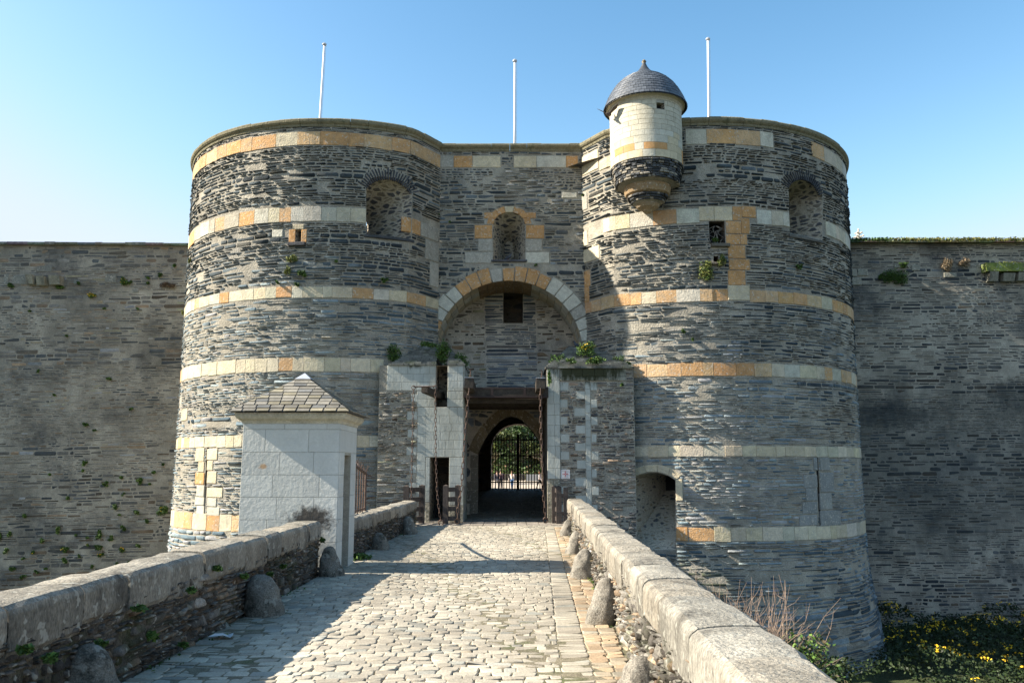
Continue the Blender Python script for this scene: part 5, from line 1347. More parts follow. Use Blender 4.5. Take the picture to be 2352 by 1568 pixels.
for i in range(44):
    D = DA + (DB - DA) * i / 43; b_ = Vector((gx(D), D, rt(D))); d = Vector((r.uniform(-.5, .5), r.uniform(-.1, .6), 1)).normalized(); L = r.uniform(.15, .24)
    mb.tube([b_, b_ + d * L], [.014, .002], 5)
for i in range(34):
    z = rt(DB) - (rt(DB) - .1) * i / 33; b_ = Vector((gx(DB), DB, z)); d = Vector((r.uniform(-.4, .6), 1, r.uniform(-.6, .6))).normalized()
    d = Vector((r.choice((-1, 1)) * .5 + r.uniform(0, .5), .6, r.uniform(-.5, .5))).normalized(); mb.tube([b_, b_ + d * .26], [.014, .002], 5)
part('spikes', mb.mesh(), M['rust'], gr)

# ------------------------------------------------------------------ inner iron gate
ig = thing('iron_gate', 'tall black barred double gate at the courtyard end of the passage', 'gate', (.33, 44, .6))
zb_, zt_ = .62, zat(1002, 44)
for k in range(23):
    X = -1.30 + 3.2 * k / 22
    if k == 11: continue
    mb = MB(); mb.tube([(X, 44, zb_), (X, 44, zt_)], .027, 6); mb.tube([(X, 44, zt_), (X, 44, zt_ + .12)], [.026, .003], 6); part('bar', mb.mesh(), M['black'], ig)
mb = MB(); mb.box((.24, 43.95, zb_), (.38, 44.05, zt_ + .1)); part('center_post', mb.mesh(), M['black'], ig)
for zz in (zt_ - .18, (zat(1052 + 790*0, 44)) - 0.0 if False else zat(1068 - 22, 44), zat(1107, 44)):
    mb = MB(); mb.box((-1.45, 43.97, zz - .03), (1.95, 44.03, zz + .03)); part('rail', mb.mesh(), M['black'], ig)
mb = MB(); mb.box((.88, 43.93, zat(1052, 44)), (1.02, 44.07, zat(1044, 44))); part('lock', mb.mesh(), M['black'], ig)
dl = thing('wooden_door_leaf', 'dark wooden door leaf folded back against the left side of the passage', 'door', (-1.25, 33, 0))
mb = MB()
for k in range(6): mb.box((-1.45, 32.5 + k * .22, .1), (-1.37, 32.5 + k * .22 + .21, 2.9))
part('boards', mb.mesh(), M['beam'], dl); mb = MB()
for z in (.5, 1.4, 2.4): mb.box((-1.37, 32.5, z), (-1.35, 33.8, z + .08))
part('iron_strap', mb.mesh(), M['black'], dl)

# ------------------------------------------------------------------ flagpoles and finial
def pole(label, base, top, rr=.055):
    t = thing('flagpole', label, 'flagpole', tuple(base), 'white flagpoles on the battlements')
    mb = MB(); mb.tube([base, top], [rr, rr * .8], 10); part('pole', mb.mesh(), M['white_paint'], t, smooth=True)
    mb = MB(); d = (Vector(top) - Vector(base)).normalized(); mb.tube([Vector(top), Vector(top) + d * .05, Vector(top) + d * .1], [.09, .1, .05], 10); part('finial', mb.mesh(), M['lead'], t)
    mb = MB(); b0 = Vector(base).lerp(Vector(top), .25) + Vector((.08, -.02, 0)); mb.tube([b0, Vector(top) + Vector((.08, -.02, 0))], .008, 5); part('halyard', mb.mesh(), M['white_paint'], t)
def pole_px(label, xb, yb, xt, yt, D, zbase):
    a = at(xb, yb, D); b = at(xt, yt, D); d = (b - a) / (b[2] - a[2]); a2 = a + d * (zbase - a[2]); pole(label, a2, b)
pole_px('slightly leaning white flagpole above the left tower', 735, 272, 745, 104, 33.4, 7.0)
pole_px('white flagpole above the wall between the two towers', 1182, 333, 1182.5, 142, 32.2, 12.6)
pole_px('white flagpole above the right tower, just right of the domed turret', 1628, 265, 1626, 92, 33.0, TOPZ - .9)
bk = MB(); bk.box((-3.3, GD + .1, 12.5), (3.1, 33.5, 12.6)); part('wall_walk', bk.mesh(), M['flank'], gw)
a = at(1973, 548, 60); mb = MB(); z0 = a[2] - .6; X = a[0]
mb.lathe((X, 60, z0), [(.3, -6), (.3, 0), (.16, .3), (.1, .55), (.16, .6), (.1, .66), (.08, .9), (.12, 1.0), (.05, 1.1), (.08, 1.3), (.01, 1.4)], n=10, col=(.5, .49, .44))
for zz, L in ((.75, .34), (1.02, .24)):
    for k in range(4):
        t = math.pi / 4 + k * math.pi / 2; mb.obox((X + L*.5*math.cos(t), 60 + L*.5*math.sin(t), z0 + zz), (math.cos(t)*L*.5, math.sin(t)*L*.5, .03), (-.05*math.sin(t), .05*math.cos(t), 0), (0, 0, .05), (.5, .49, .44))
        mb.lathe((X + L*math.cos(t), 60 + L*math.sin(t), z0 + zz), [(.01, -.06), (.09, 0), (.01, .09)], n=6, col=(.5, .49, .44))
single('stone_finial', mb.mesh(), M['tuff'], 'pale carved gothic finial peeping over the top of the right curtain wall', 'finial')

# ------------------------------------------------------------------ vegetation
GRN = [(.05, .10, .02), (.08, .15, .03), (.035, .07, .015), (.11, .18, .04)]
YGR = [(.17, .19, .045), (.13, .16, .04), (.2, .2, .06)]
YEL = [(.75, .45, .02), (.8, .55, .03)]
def leaves(mb, c, rad_, n, size, cols, r_, down=0.0, hemi=None):
    for _ in range(n):
        while True:
            p = Vector((r_.uniform(-1, 1), r_.uniform(-1, 1), r_.uniform(-1, 1)))
            if p.length < 1: break
        p = p * (0.55 + .45 * r_.random())
        q = Vector((c[0] + p.x * rad_[0], c[1] + p.y * rad_[1], c[2] + p.z * rad_[2]))
        a = Vector((r_.gauss(0, 1), r_.gauss(0, 1), r_.gauss(0, .7))).normalized(); b_ = a.cross(Vector((r_.gauss(0, 1), r_.gauss(0, 1), r_.gauss(0, 1)))).normalized()
        s_ = size * r_.uniform(.6, 1.3); k = r_.uniform(.7, 1.3); c_ = r_.choice(cols)
        mb.add([q - a*s_, q + b_*s_*.55, q + a*s_, q - b_*s_*.55], [(0, 1, 2, 3)], tuple(v * k for v in c_))
def tuft(S, x, y_, w_, h_, label, group=None, cols=GRN, flowers=0, name='wall_weed', cat='weed', n=None, seed=0, fl=YEL):
    r_ = random.Random(int(x * 13 + y_ * 7 + seed)); c = S.px(x, y_); p = S.map(np.float64(c[0]), np.float64(c[1]), np.float64(.05))
    sc_ = np.linalg.norm(p - np.array([0, 0, CAMZ])) / F; rx, rz = w_ / 2 * sc_, h_ / 2 * sc_
    mb = MB(); n = n or int(60 + 3000 * rx * rz * 3)
    nc = max(2, int(w_ * h_ / 120) + 2)
    for i in range(nc):
        o = Vector((r_.uniform(-.6, .6) * rx, -r_.random() * .08, r_.uniform(-.6, .6) * rz)); q = Vector(p) + o
        leaves(mb, q, (rx * .6, min(rx, rz) * .6 + .03, rz * .6), n // nc, .035, cols, r_)
    t = thing(name, label, cat, tuple(p), group)
    part('leaves', mb.mesh(), M['leaf'], t)
    if flowers:
        mb = MB(); leaves(mb, Vector(p) + Vector((0, -.1, rz * .3)), (rx, .12, rz * .8), flowers, .03, fl, r_); part('flowers', mb.mesh(), M['leaf'], t)
    return t
WG = 'small weeds rooted in the left curtain wall'
WL = 'small green weed tuft rooted in the joints of the brown-grey left curtain wall, without flowers'
WF = 'small weed tuft with yellow flowers rooted in the brown-grey left curtain wall'
for (x, y_, w_, h_) in [(20, 642, 16, 14), (128, 650, 22, 12), (360, 625, 12, 10), (335, 630, 14, 8), (290, 642, 10, 12), (250, 862, 16, 10), (330, 640, 10, 9), (196, 966, 14, 12), (217, 980, 8, 8), (115, 1079, 10, 9), (195, 1053, 10, 12), (192, 1070, 8, 9), (243, 1101, 12, 12), (282, 1083, 10, 14), (322, 1096, 16, 18),
                        (350, 1078, 14, 10), (345, 1103, 8, 8), (285, 1125, 8, 8), (270, 1155, 14, 16), (278, 1170, 8, 8), (316, 1164, 12, 14), (230, 1218, 14, 22), (233, 1246, 26, 12), (288, 1203, 14, 14), (140, 1204, 14, 16), (25, 1210, 10, 14), (5, 1215, 10, 24), (180, 1219, 8, 8), (205, 1222, 8, 8), (153, 1275, 14, 14), (187, 1265, 8, 8), (215, 1290, 10, 8), (110, 1290, 10, 8), (65, 700, 10, 8), (310, 700, 9, 8), (150, 760, 9, 8), (85, 840, 8, 8), (300, 930, 10, 9), (160, 1130, 12, 10), (60, 1170, 12, 12), (340, 1190, 12, 12), (255, 1225, 14, 12), (320, 1245, 12, 12), (100, 1230, 12, 12), (20, 1250, 14, 12), (35, 1290, 14, 12), (57, 1268, 8, 8), (60, 1310, 16, 10), (276, 1285, 12, 10), (300, 1280, 10, 8), (375, 1060, 10, 8), (122, 895, 8, 8), (392, 600, 8, 14), (170, 640, 12, 8), (235, 700, 8, 8), (90, 1300, 10, 8)]:
    tuft(CLS, x, y_, w_, h_, WL, WG, seed=1)
for (x, y_, w_, h_, f) in [(278, 640, 18, 26, 14), (352, 1250, 0, 0, 0), (152, 1250, 20, 12, 6), (80, 1255, 10, 10, 5), (235, 1263, 12, 12, 7), (376, 1164, 24, 22, 8), (285, 1250, 14, 16, 5), (205, 1240, 8, 6, 3)]:
    if w_: tuft(CLS, x, y_, w_, h_, WF, WG + ' in flower', flowers=f, seed=2)
tuft(CLS, 203, 671, 22, 14, 'cushion of bright yellow flowers high on the left curtain wall', flowers=60, name='wallflower', cat='wild flower', fl=[(.8, .5, .01)])
tuft(CLS, 378, 648, 36, 14, 'brown dried plant cushion high on the left curtain wall near the tower', cols=[(.2, .14, .09), (.14, .1, .07)], name='dried_plant', cat='weed')
for (x, y_, w_, h_, lab) in [(675, 597, 34, 22, 'yellow-green plant cushion just below the small window of the left tower'), (662, 622, 14, 22, 'trailing yellow-green weed, left of the two tufts below the small tower window'), (695, 630, 24, 16, 'green leafy tuft, right of the two tufts below the small tower window'), (682, 655, 14, 12, 'small tuft right above the pale stone band of the left tower'), (638, 648, 10, 12, 'faint weed tuft at far left above the middle pale band of the left tower'),
                             (884, 646, 18, 14, 'dark green tuft on the shaded right side of the left tower'), (772, 601, 12, 8, 'tiny green weed in the dark slates at the middle of the left tower'), (440, 600, 8, 20, 'green weed on the left outline of the left tower'), (423, 720, 8, 14, 'weed on the left outline of the left tower below the middle band')]:
    tuft(LT, x, y_, w_, h_, lab, cols=YGR if 'yellow' in lab or 'outline' in lab else GRN)
for (x, y_, w_, h_, lab) in [(1005, 497, 10, 12, 'green weed where the left tower meets the gate wall, the higher of two'), (994, 690, 12, 14, 'green weed where the left tower meets the gate wall, beside the great arch'), (1036, 512, 8, 6, 'tiny weed on the gate wall left of the arched window'), (1230, 610, 8, 6, 'tiny weed on the gate wall right of the arched window sill')]:
    tuft(GS, x, y_, w_, h_, lab)
for (x, y_, w_, h_, lab) in [(1618, 622, 36, 50, 'bushy yellow-green plant hanging below the small window of the right tower, its left half'), (1655, 602, 24, 34, 'yellow-green plant beside the little hole in the right tower, its right half'), (1833, 616, 16, 16, 'small green weed below the arched opening of the right tower'), (1568, 763, 12, 12, 'small weed on the sunlit right tower below the ochre band'), (1590, 780, 8, 6, 'faint weed on the sunlit right tower, lower'), (1342, 434, 12, 8, 'small weed at the upper left edge of the right tower'), (1648, 552, 26, 12, 'leafy weeds growing on the sill inside the dark window of the right tower')]:
    tuft(RT, x, y_, w_, h_, lab, cols=YGR + GRN[:1] if 'yellow' in lab else GRN)
for (x, y_, w_, h_, lab, cs) in [(2060, 632, 60, 36, 'dark green creeper below the top of the right curtain wall', GRN), (2082, 605, 28, 12, 'creeper sprig just under the mossy top of the right curtain wall', GRN), (2182, 605, 26, 30, 'dry straw-coloured tuft, left one of the pair on the right curtain wall', [(.33, .25, .15), (.25, .19, .12)]), (2222, 600, 30, 20, 'dry straw-coloured tuft, right one of the pair on the right curtain wall', [(.3, .23, .15)]), (2320, 606, 100, 14, 'thick yellow-green moss cushion on the corbelled ledge at the far right', YGR), (2030, 632, 16, 12, 'weed between pale stones near the right tower', GRN)]:
    tuft(CRS, x, y_, w_, h_, lab, cols=cs, name='creeper' if 'creeper' in lab else 'wall_weed', cat='creeper' if 'creeper' in lab else 'weed')
r_ = random.Random(77)
mb = MB(); x = 1960
while x < 2400:
    p = at(x, 551, 36.25); leaves(mb, (p[0], p[1] + .0, p[2] + .03), (.35, .25, .09), 40, .05, YGR + [(.2, .16, .03)] if x > 2050 else GRN, r_); x += 7
tag(part('moss', mb.mesh(), M['leaf']), 'yellow-green moss strip along the top of the right curtain wall', 'moss', kind='stuff')
# growth on the piers
PT2 = Plane((0, PD + .5, 0), (1, 0, 0), (0, -1, 0)); PT0 = Plane((0, PD - .05, 0), (1, 0, 0), (0, -1, 0))
for (S, x, y_, w_, h_, lab, f) in [(PT2, 905, 815, 40, 46, 'ivy on the left corner of the left pier cap', 0), (PT2, 1018, 810, 40, 60, 'ivy hanging into the slot of the left pier', 0), (PT2, 1060, 830, 40, 40, 'ivy on the right slope of the left pier cap', 0), (PT2, 985, 792, 60, 14, 'ivy along the ridge of the left pier cap', 0),
                                (PT2, 1346, 803, 46, 38, 'clump of leaves with bright yellow flowers on top of the right pier', 46), (PT0, 1370, 828, 56, 20, 'green weeds on the front of the right pier cap', 2), (PT2, 1420, 828, 30, 24, 'green weeds on the right corner of the right pier cap', 0), (PT0, 1310, 830, 26, 16, 'small green plant left of centre on the right pier cap', 0), (PT2, 1277, 826, 36, 26, 'pale green weeds on the left slope of the right pier cap', 0), (PT2, 1440, 838, 22, 16, 'ivy sprig hanging at the far right edge of the right pier cap', 0), (PT0, 1428, 886, 12, 12, 'little green weed below the right pier cap', 0), (PT0, 1262, 870, 10, 40, 'thin ivy strand beside the right chain beam', 0)]:
    tuft(S, x, y_, w_, h_, lab, flowers=f, name='ivy' if 'ivy' in lab else 'cap_plant', cat='ivy' if 'ivy' in lab else 'plant', fl=[(.8, .5, .01)])
# weeds along the parapets and the road
GG = 'small weeds along the left parapet'
for (x, y_, w_, h_) in [(350, 1460, 26, 26), (320, 1396, 30, 14), (440, 1355, 20, 16), (500, 1305, 16, 14), (420, 1480, 12, 12), (230, 1478, 20, 18), (60, 1490, 30, 18), (115, 1510, 26, 24), (620, 1318, 14, 10), (650, 1300, 10, 10), (740, 1240, 10, 14), (560, 1322, 20, 14), (215, 1418, 0, 0)]:
    if not w_: continue
    r_ = random.Random(x); X = -3.1; d = ray(x, y_); tt = X / d[0]; p = np.array([X, d[1] * tt, CAMZ + d[2] * tt])
    if p[2] < .02 or p[1] < 1: continue
    s_ = tt / F; mb = MB(); leaves(mb, p, (.06, w_ / 2 * s_ * .8, h_ / 2 * s_), 70, .03, GRN, r_)
    single('wall_weed', mb.mesh(), M['leaf'], 'small green weed sprouting from the rubble face of the near left parapet', 'weed', GG)
for (x, y_, lab) in [(835, 1287, 'tuft of grass at the foot of the far left parapet beside the sentry box')]:
    p = ground_at(x, y_); mb = MB(); leaves(mb, (p[0] - .1, p[1], .06), (.28, .5, .08), 400, .04, GRN, random.Random(4)); single('grass_tuft', mb.mesh(), M['leaf'], lab, 'grass')
mb = MB(); r_ = random.Random(6)
for i in range(900):
    D = r_.uniform(5, 24); X = XR(D) - abs(r_.gauss(0, .04)) - .01; cl = math.sin(D * 2.1) + math.sin(D * 5.3) 
    if cl < .2: continue
    leaves(mb, (X, D, .02), (.03, .05, .05), 2, .022, YGR + GRN, r_)
for i in range(500):
    D = r_.uniform(5, 25); X = XL(D) + abs(r_.gauss(0, .1)) + .02
    if math.sin(D * 1.7) + math.sin(D * 4.3) < .4: continue
    leaves(mb, (X, D, .02), (.04, .06, .04), 2, .022, GRN, r_)
tag(part('grass', mb.mesh(), M['leaf']), 'grass and weeds growing in the gutters along both parapets', 'grass', kind='stuff')
mb = MB(); p = ground_at(512, 1470)
r_ = random.Random(3); mb.add([(p[0] + .14 * math.cos(t) * r_.uniform(.6, 1.1), p[1] + .12 * math.sin(t) * r_.uniform(.5, 1.1), .055 + .012 * math.sin(3 * t)) for t in [2*math.pi*i/9 for i in range(9)]], [tuple(range(9))])
single('paper_scrap', mb.mesh(), flat('paper', (.6, .6, .6)), 'small crumpled pale scrap lying on the setts near the left parapet', 'litter')

# moat vegetation
mb = MB(); fl = MB(); r_ = random.Random(12)
def moatz(x, y): return MOAT + .25
for i in range(5200):
    x, y_ = r_.uniform(12, 26), r_.uniform(24, 36.3)
    k = 1 if r_.random() < .85 else .3
    leaves(mb, (x, y_, moatz(x, y_) + r_.uniform(0, .35) + .5 * max(0, math.sin(x * 1.3) * math.sin(y_ * 1.1))), (.16, .16, .14), 5, .06, [(.018, .034, .01), (.03, .05, .014), (.012, .022, .008)], r_)  # leaf greens darkened, so the shade over the moat sits in their colour
for i in range(950):
    x, y_ = r_.uniform(13, 26), r_.uniform(25, 36.2)
    if math.sin(x * 1.1 + y_) + math.sin(y_ * 1.7 - x * .6) + r_.gauss(0, .8) < .2: continue
    leaves(fl, (x, y_, moatz(x, y_) + .35 + .5 * max(0, math.sin(x * 1.3) * math.sin(y_ * 1.1))), (.12, .12, .1), 5, .045, YEL, r_)
o = tag(part('undergrowth', mb.mesh(), M['leaf']), 'dark green growth carpeting the moat beside the right tower', 'undergrowth', kind='stuff')
o = tag(part('wildflowers', fl.mesh(), M['leaf']), 'yellow wildflowers scattered through the moat undergrowth', 'wild flowers', kind='stuff')
def bush(label, px_, D, z0, h, w_, n, cols, twigs=0, flowers=0, seed=1, size=.06):
    r_ = random.Random(seed); X = at(px_, 1200, D)[0] if isinstance(px_, int) else px_
    t = thing('bush', label, 'bush', (X, D, z0)); mb = MB()
    for i in range(8):
        c = (X + r_.uniform(-.5, .5) * w_, D + r_.uniform(-.5, .5) * w_ * .7, z0 + r_.uniform(.1, .9) * h); leaves(mb, c, (w_ * .3, w_ * .3, h * .22), n // 8, size, cols, r_)
    part('foliage', mb.mesh(), M['leaf'], t)
    if twigs:
        mb = MB()
        for i in range(twigs):
            b_ = Vector((X + r_.uniform(-.4, .4) * w_, D + r_.uniform(-.4, .4) * w_, z0 + h * .3)); d = Vector((r_.uniform(-.5, .7), r_.uniform(-.3, .3), 1)).normalized(); L = r_.uniform(.6, 1.3) * h; pts = [b_]; 
            for k in range(5): d = (d + Vector((r_.gauss(0, .16), r_.gauss(0, .16), r_.gauss(0, .05)))).normalized(); pts.append(pts[-1] + d * L / 5)
            mb.tube(pts, [.018, .015, .012, .009, .006, .003], 5, cap=False)
            for k in (2, 3, 4):
                d2_ = (d + Vector((r_.gauss(0, .8), r_.gauss(0, .5), r_.gauss(0, .3)))).normalized(); mb.tube([pts[k], pts[k] + d2_ * .25, pts[k] + d2_ * .4 + Vector((0, 0, .08))], [.007, .004, .002], 4, cap=False)
        part('twigs', mb.mesh(), M['twig'], t)
    return t
SHADE_GRN = [(.018, .034, .01), (.03, .05, .014)]  # greens with the moat's shade painted into them
BR = [(.10, .09, .045), (.07, .08, .03), (.14, .11, .07)]
bush('dry twiggy shrub rising from the moat behind the right parapet', 1690, 20.5, -4.3, 2.35, 2.8, 4200, BR + GRN, twigs=110, seed=3)
bush('bare pinkish shoots left of the twiggy shrub in the moat', 1610, 19.0, -4.0, 2.3, 1.2, 900, BR, twigs=22, seed=5)
bush('dark green bramble at the foot of the right tower', 1760, 22, -4.6, 1.9, 2.4, 1500, GRN, twigs=6, seed=6)
bush('olive bush low in the moat below the brambles', 1830, 23, -4.7, 1.3, 2.0, 1100, SHADE_GRN + BR, twigs=4, seed=8)
bush('low ivy mound against the base of the right tower', 1560, 23.5, -4.6, 2.2, 2.2, 1300, GRN + YGR, seed=9)
bush('dark shrub at the base of the right tower near the flowers', 1925, 25.5, -4.8, 1.1, 2.2, 900, SHADE_GRN, seed=10)

# ------------------------------------------------------------------ courtyard: trees, wall, steps, people
lw = MB(); zz = float(roadz(0, 96)); lw.box((-14, 96, zz - .3), (1.5, 96.6, zat(1090, 96))); lw.box((-14, 95.9, zat(1090, 96)), (1.5, 96.7, zat(1088, 96)))
single('low_wall', lw.mesh(), M['flank'], 'low stone wall across the courtyard beyond the iron gate, left of the steps', 'wall')
sp_ = MB()
for k in range(5): sp_.box((1.6, 94 + k * .45, zz - .3), (9, 97.5, zz + .05 + k * .16), (.2, .2, .2))
single('stone_steps', sp_.mesh(), flat('step_stone', (.34, .33, .31)), 'wide grey stone steps in the courtyard beyond the iron gate', 'steps')
def tree(label, X, D, h, w_, n, cols, trunk_h, seed, pollard=False, size=.22):
    r_ = random.Random(seed); z0 = float(roadz(0, D)); t = thing('tree', label, 'tree', (X, D, z0), 'trees in the courtyard'); mb = MB()
    mb.tube([(X, D, z0 - .1), (X + .1, D, z0 + trunk_h * .5), (X - .05, D, z0 + trunk_h)], [.2, .15, .13], 8, col=(1, 1, 1))
    tips = []
    for i in range(9):
        a = 2 * math.pi * i / 9 + r_.random(); e = Vector((X + math.cos(a) * w_ * .3, D + math.sin(a) * w_ * .3, z0 + trunk_h + (h - trunk_h) * r_.uniform(.1, .5)))
        mb.tube([(X, D, z0 + trunk_h * r_.uniform(.7, 1)), ((X + e.x) / 2, (D + e.y) / 2, (z0 + trunk_h + e.z) / 2 + .1), e], [.10, .07, .05 if not pollard else .09], 6); tips.append(e)
    part('trunk', mb.mesh(), M['bark'] if not pollard else flat('pale_bark', (.17, .14, .095)), t)
    mb = MB()
    for i in range(26):
        if pollard: c = r_.choice(tips) + Vector((r_.gauss(0, .3), r_.gauss(0, .3), .15)); rr = (.3, .3, .22)
        else:
            a = r_.random() * 6.28; q = r_.random() ** .5 * w_ / 2; c = (X + math.cos(a) * q, D + math.sin(a) * q, z0 + trunk_h + (h - trunk_h) * r_.uniform(.0, 1) * (1 - .4 * q / w_)); rr = (w_ * .16, w_ * .16, (h - trunk_h) * .12)
        k = r_.uniform(.7, 1.35); leaves(mb, c, rr, n // 26, size, [tuple(v * k for v in c_) for c_ in cols], r_)
    part('crown', mb.mesh(), M['leaf'], t)
POL = [(.09, .075, .035), (.07, .07, .025)]
tree('pale pollarded tree with knobbly branches, left half of the gate view', -2.6, 88, 3.6, 3.2, 500, POL, 2.4, 1, True, .1)
tree('pale pollarded tree with knobbly branches, right half of the gate view', 3.3, 90, 3.6, 3.4, 500, POL, 2.4, 2, True, .1)
LG = [(.055, .075, .018), (.085, .095, .025), (.035, .055, .012)]
DG = [(.03, .055, .012), (.045, .08, .02), (.02, .04, .01)]
for (X, D, h, w_, cs, lab) in [(-8, 112, 12, 9, DG, 'dark green tree at far left beyond the iron gate'), (-3, 104, 7, 5, LG, 'bright yellow-green tree left of the middle beyond the iron gate'), (1, 110, 11, 8, DG, 'dark tree in the middle beyond the iron gate'), (2, 103, 4.5, 4, LG, 'low light green tree just right of the middle beyond the iron gate'), (8, 112, 12, 9, DG, 'dark green tree at far right beyond the iron gate'),
                          (6.2, 101, 6, 3.4, [(.17, .04, .04), (.12, .035, .035)], 'dark red-leaved tree at the right of the gate view'), (-5, 122, 15, 12, LG[:1] + DG, 'tall broad tree rearmost at the left beyond the gate'), (5, 124, 15, 12, LG[:1] + DG, 'tall broad tree rearmost at the right beyond the gate')]:
    tree(lab, X, D, h, w_, 3600, cs, 1.2, int(D * 3 + X))
mb = MB(); r_ = random.Random(18)
for i in range(1500): leaves(mb, (r_.uniform(-24, 24), r_.uniform(130, 132), r_.uniform(0, 17)), (1.4, .6, 1.2), 22, .62, DG, r_)
tag(part('woodland', mb.mesh(), M['leaf']), 'dark mass of trees closing the view behind the courtyard', 'woodland', kind='stuff')
mb = MB(); r_ = random.Random(8)
for i in range(300): leaves(mb, (r_.uniform(-16, 16), r_.uniform(99, 102), zz + r_.uniform(0, 1.8)), (.5, .5, .4), 16, .16, GRN + LG + [(.2, .12, .07)], r_)
tag(part('hedge', mb.mesh(), M['leaf']), 'mixed clipped hedge behind the courtyard wall and steps', 'hedge')

def skin_mesh(verts, edges, radii, sub=2):
    me = bpy.data.meshes.new('skin'); me.from_pydata(verts, edges, []); o = bpy.data.objects.new('tmp', me); C.objects.link(o)
    md = o.modifiers.new('s', 'SKIN'); 
    for i, r_ in enumerate(radii): me.skin_vertices[0].data[i].radius = (r_, r_) if not hasattr(r_, '__len__') else r_
    me.skin_vertices[0].data[0].use_root = True
    o.modifiers.new('d', 'SUBSURF').levels = sub
    dg = bpy.context.evaluated_depsgraph_get(); res = bpy.data.meshes.new_from_object(o.evaluated_get(dg)); bpy.data.objects.remove(o)
    return res
def person(label, X, D, rot, hgt, top, legs, hair, stride=.2, skirt=False):
    z0 = float(roadz(0, D)); t = thing('person', label, 'person', (X, D, z0)); t.rotation_euler = (0, 0, rot); s_ = hgt / 1.72
    J = {'pel': (0, 0, .95), 'ab': (0, 0, 1.12), 'ch': (0, 0, 1.33), 'nk': (0, 0, 1.47), 'hd': (0, -.01, 1.6), 'ht': (0, 0, 1.68)}
    for sg, n_ in ((-1, 'l'), (1, 'r')):
        fw = stride * sg
        J['h' + n_] = (sg * .09, 0, .9); J['k' + n_] = (sg * .10, -fw * .6, .49 + .02); J['a' + n_] = (sg * .10, -fw + (.05 if sg < 0 else 0), .08); J['f' + n_] = (sg * .11, -fw - .15 + (.05 if sg < 0 else 0), .03)
        J['s' + n_] = (sg * .18, 0, 1.39); J['e' + n_] = (sg * .24, fw * .4, 1.12); J['w' + n_] = (sg * .24, fw * .8 - .08, .89); J['d' + n_] = (sg * .24, fw * .9 - .1, .80)
    rr = {'pel': .12, 'ab': .11, 'ch': .125, 'nk': .05, 'hd': .085, 'ht': .06, 'h': .085, 'k': .055, 'a': .04, 'f': .035, 's': .06, 'e': .042, 'w': .03, 'd': .035}
    E = [('pel', 'ab'), ('ab', 'ch'), ('ch', 'nk'), ('nk', 'hd'), ('hd', 'ht')]
    for n_ in 'lr': E += [('pel', 'h' + n_), ('h' + n_, 'k' + n_), ('k' + n_, 'a' + n_), ('a' + n_, 'f' + n_), ('ch', 's' + n_), ('s' + n_, 'e' + n_), ('e' + n_, 'w' + n_), ('w' + n_, 'd' + n_)]
    def sub_(keys, k, extra=0):
        ks = list(keys); ed = [(ks.index(a), ks.index(b)) for a, b in E if a in ks and b in ks]
        return skin_mesh([tuple(np.array(J[q]) * s_) for q in ks], ed, [(rr.get(q) or rr[q[0]]) * k * s_ + extra for q in ks])
    def put(name, me, c):
        o = part(name, me, flat(name + '_cloth', c), None, True); o.parent = t; return o
    put('body', sub_(['pel'] + [k for k in J if k != 'pel'], 1), (.5, .33, .25))
    put('shirt', sub_(['ab', 'pel', 'ch', 'sl', 'sr', 'el', 'er', 'wl', 'wr'], 1.12, .008), top)
    put('trousers', sub_(['pel', 'hl', 'hr', 'kl', 'kr', 'al', 'ar'], 1.12, .006), legs)
    put('shoes', sub_(['al', 'fl'], 1.2, .005), (.03, .03, .03)) ; put('shoes', sub_(['ar', 'fr'], 1.2, .005), (.03, .03, .03))
    bm = bmesh.new(); bmesh.ops.create_uvsphere(bm, u_segments=12, v_segments=8, radius=.105 * s_)
    for v in bm.verts: v.co.z = v.co.z * 1.1 + 1.655 * s_; v.co.y = v.co.y + .025
    me = bpy.data.meshes.new('hair'); bm.to_mesh(me); bm.free(); put('hair', me, hair)
    return t
def ppx(x): return at(x, 1118, 78)[0]
person('person in dark jacket, left one of the pair at far left beyond the gate', ppx(1141), 78, .4, 1.7, (.05, .05, .07), (.25, .24, .25), (.05, .03, .02))
person('person in dark plum coat, right of the pair at far left beyond the gate', ppx(1150), 78.8, .2, 1.75, (.10, .06, .08), (.03, .03, .035), (.03, .02, .015))
person('person in white top and blue jeans beyond the gate, left of the middle post', ppx(1176), 78, -.3, 1.68, (.65, .6, .55), (.07, .16, .33), (.16, .08, .04))
person('person in pale top and black trousers beyond the gate, right of the middle post', ppx(1240), 78, 1.2, 1.62, (.55, .5, .48), (.03, .03, .03), (.2, .08, .04), .3)

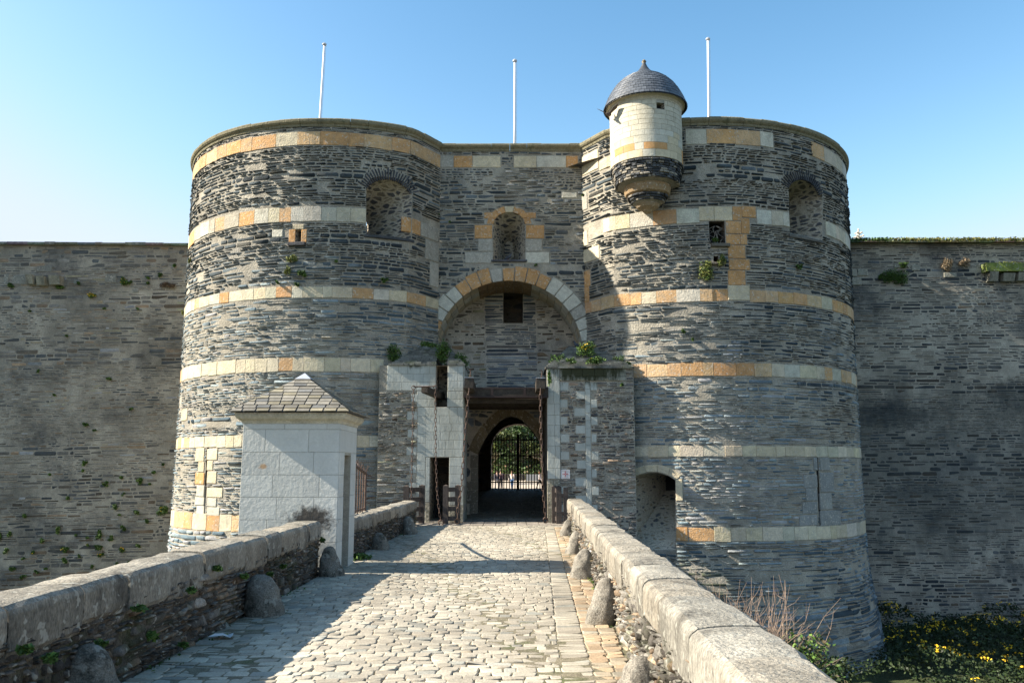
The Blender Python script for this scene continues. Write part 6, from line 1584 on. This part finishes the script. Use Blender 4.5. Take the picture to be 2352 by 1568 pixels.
# ------------------------------------------------------------------ pigeons
def pigeon(label, loc, rot, fly=False, s_=1.0):
    t = thing('pigeon', label, 'pigeon', tuple(loc)); t.rotation_euler = (0, 0, rot)
    me = skin_mesh([tuple(np.array(v) * s_) for v in [(0, 0, .12), (0, -.08, .15), (0, -.115, .21), (0, -.13, .245), (0, -.165, .24), (0, .1, .10), (0, .21, .07)]], [(0, 1), (1, 2), (2, 3), (3, 4), (0, 5), (5, 6)], [.065 * s_, .055 * s_, .032 * s_, .028 * s_, .007 * s_, .045 * s_, .02 * s_])
    c = (.09, .1, .12) if not fly else (.10, .07, .06)
    o = part('body', me, flat('pigeon_feathers', c), None, True); o.parent = t
    for sg in (-1, 1):
        mb = MB()
        if fly: P = [(sg * .03, -.06, .16), (sg * .03, .08, .13), (sg * .2, .12, .26), (sg * .36, .1, .36), (sg * .25, -.06, .30)]
        else: P = [(sg * .06, -.07, .16), (sg * .068, .04, .09), (sg * .03, .19, .08), (sg * .035, .1, .14), (sg * .06, 0, .17)]
        P = np.array(P) * s_; n_ = np.array([0, 0, .008]); mb.add(np.concatenate([P, P - n_]), [(0, 1, 2, 3, 4), (9, 8, 7, 6, 5)] + [(i, (i+1) % 5, 5 + (i+1) % 5, 5 + i) for i in range(5)])
        o = part('wing', mb.mesh(), flat('wing_feathers', tuple(v * .7 for v in c)), None); o.parent = t
    if not fly:
        for sg in (-1, 1): mb = MB(); mb.tube([(sg * .03 * s_, 0, .07 * s_), (sg * .03 * s_, 0, 0)], .006, 5); o = part('leg', mb.mesh(), flat('pigeon_leg', (.4, .12, .1)), None); o.parent = t
pp = at(1168, 597, GD + .12); pigeon('dark pigeon sitting on the sill of the arched window over the gate', (pp[0], pp[1], sq[2][1] - .0), .9)
pp = at(1323, 797, PD + 1.5); pigeon('grey pigeon perched at the top of the right pier beside the yellow flowers', (pp[0], pp[1] - .3, pp[2] - .1), -.8)
pp = TS.map(*[np.float64(v) for v in TS.px(1413, 262)], np.float64(.25)); pigeon('pigeon with spread wings at the left side of the domed turret', (pp[0], pp[1], pp[2] - .2), 2.6, True, 1.1)
# dry vine in the dark window
mb = MB(); r_ = random.Random(5)
for k in range(5):
    c = RT.px(1640 + k * 4, 556); pts = []
    for i in range(7):
        q = RT.map(np.float64(c[0] + r_.gauss(0, .07)), np.float64(c[1] + i * .1), np.float64(-.15)); pts.append(tuple(q))
    mb.tube(pts, .007, 5)
single('dry_vine', mb.mesh(), flat('pale_vine', (.4, .36, .3)), 'pale dead vine stems curling inside the dark window of the right tower', 'vine')
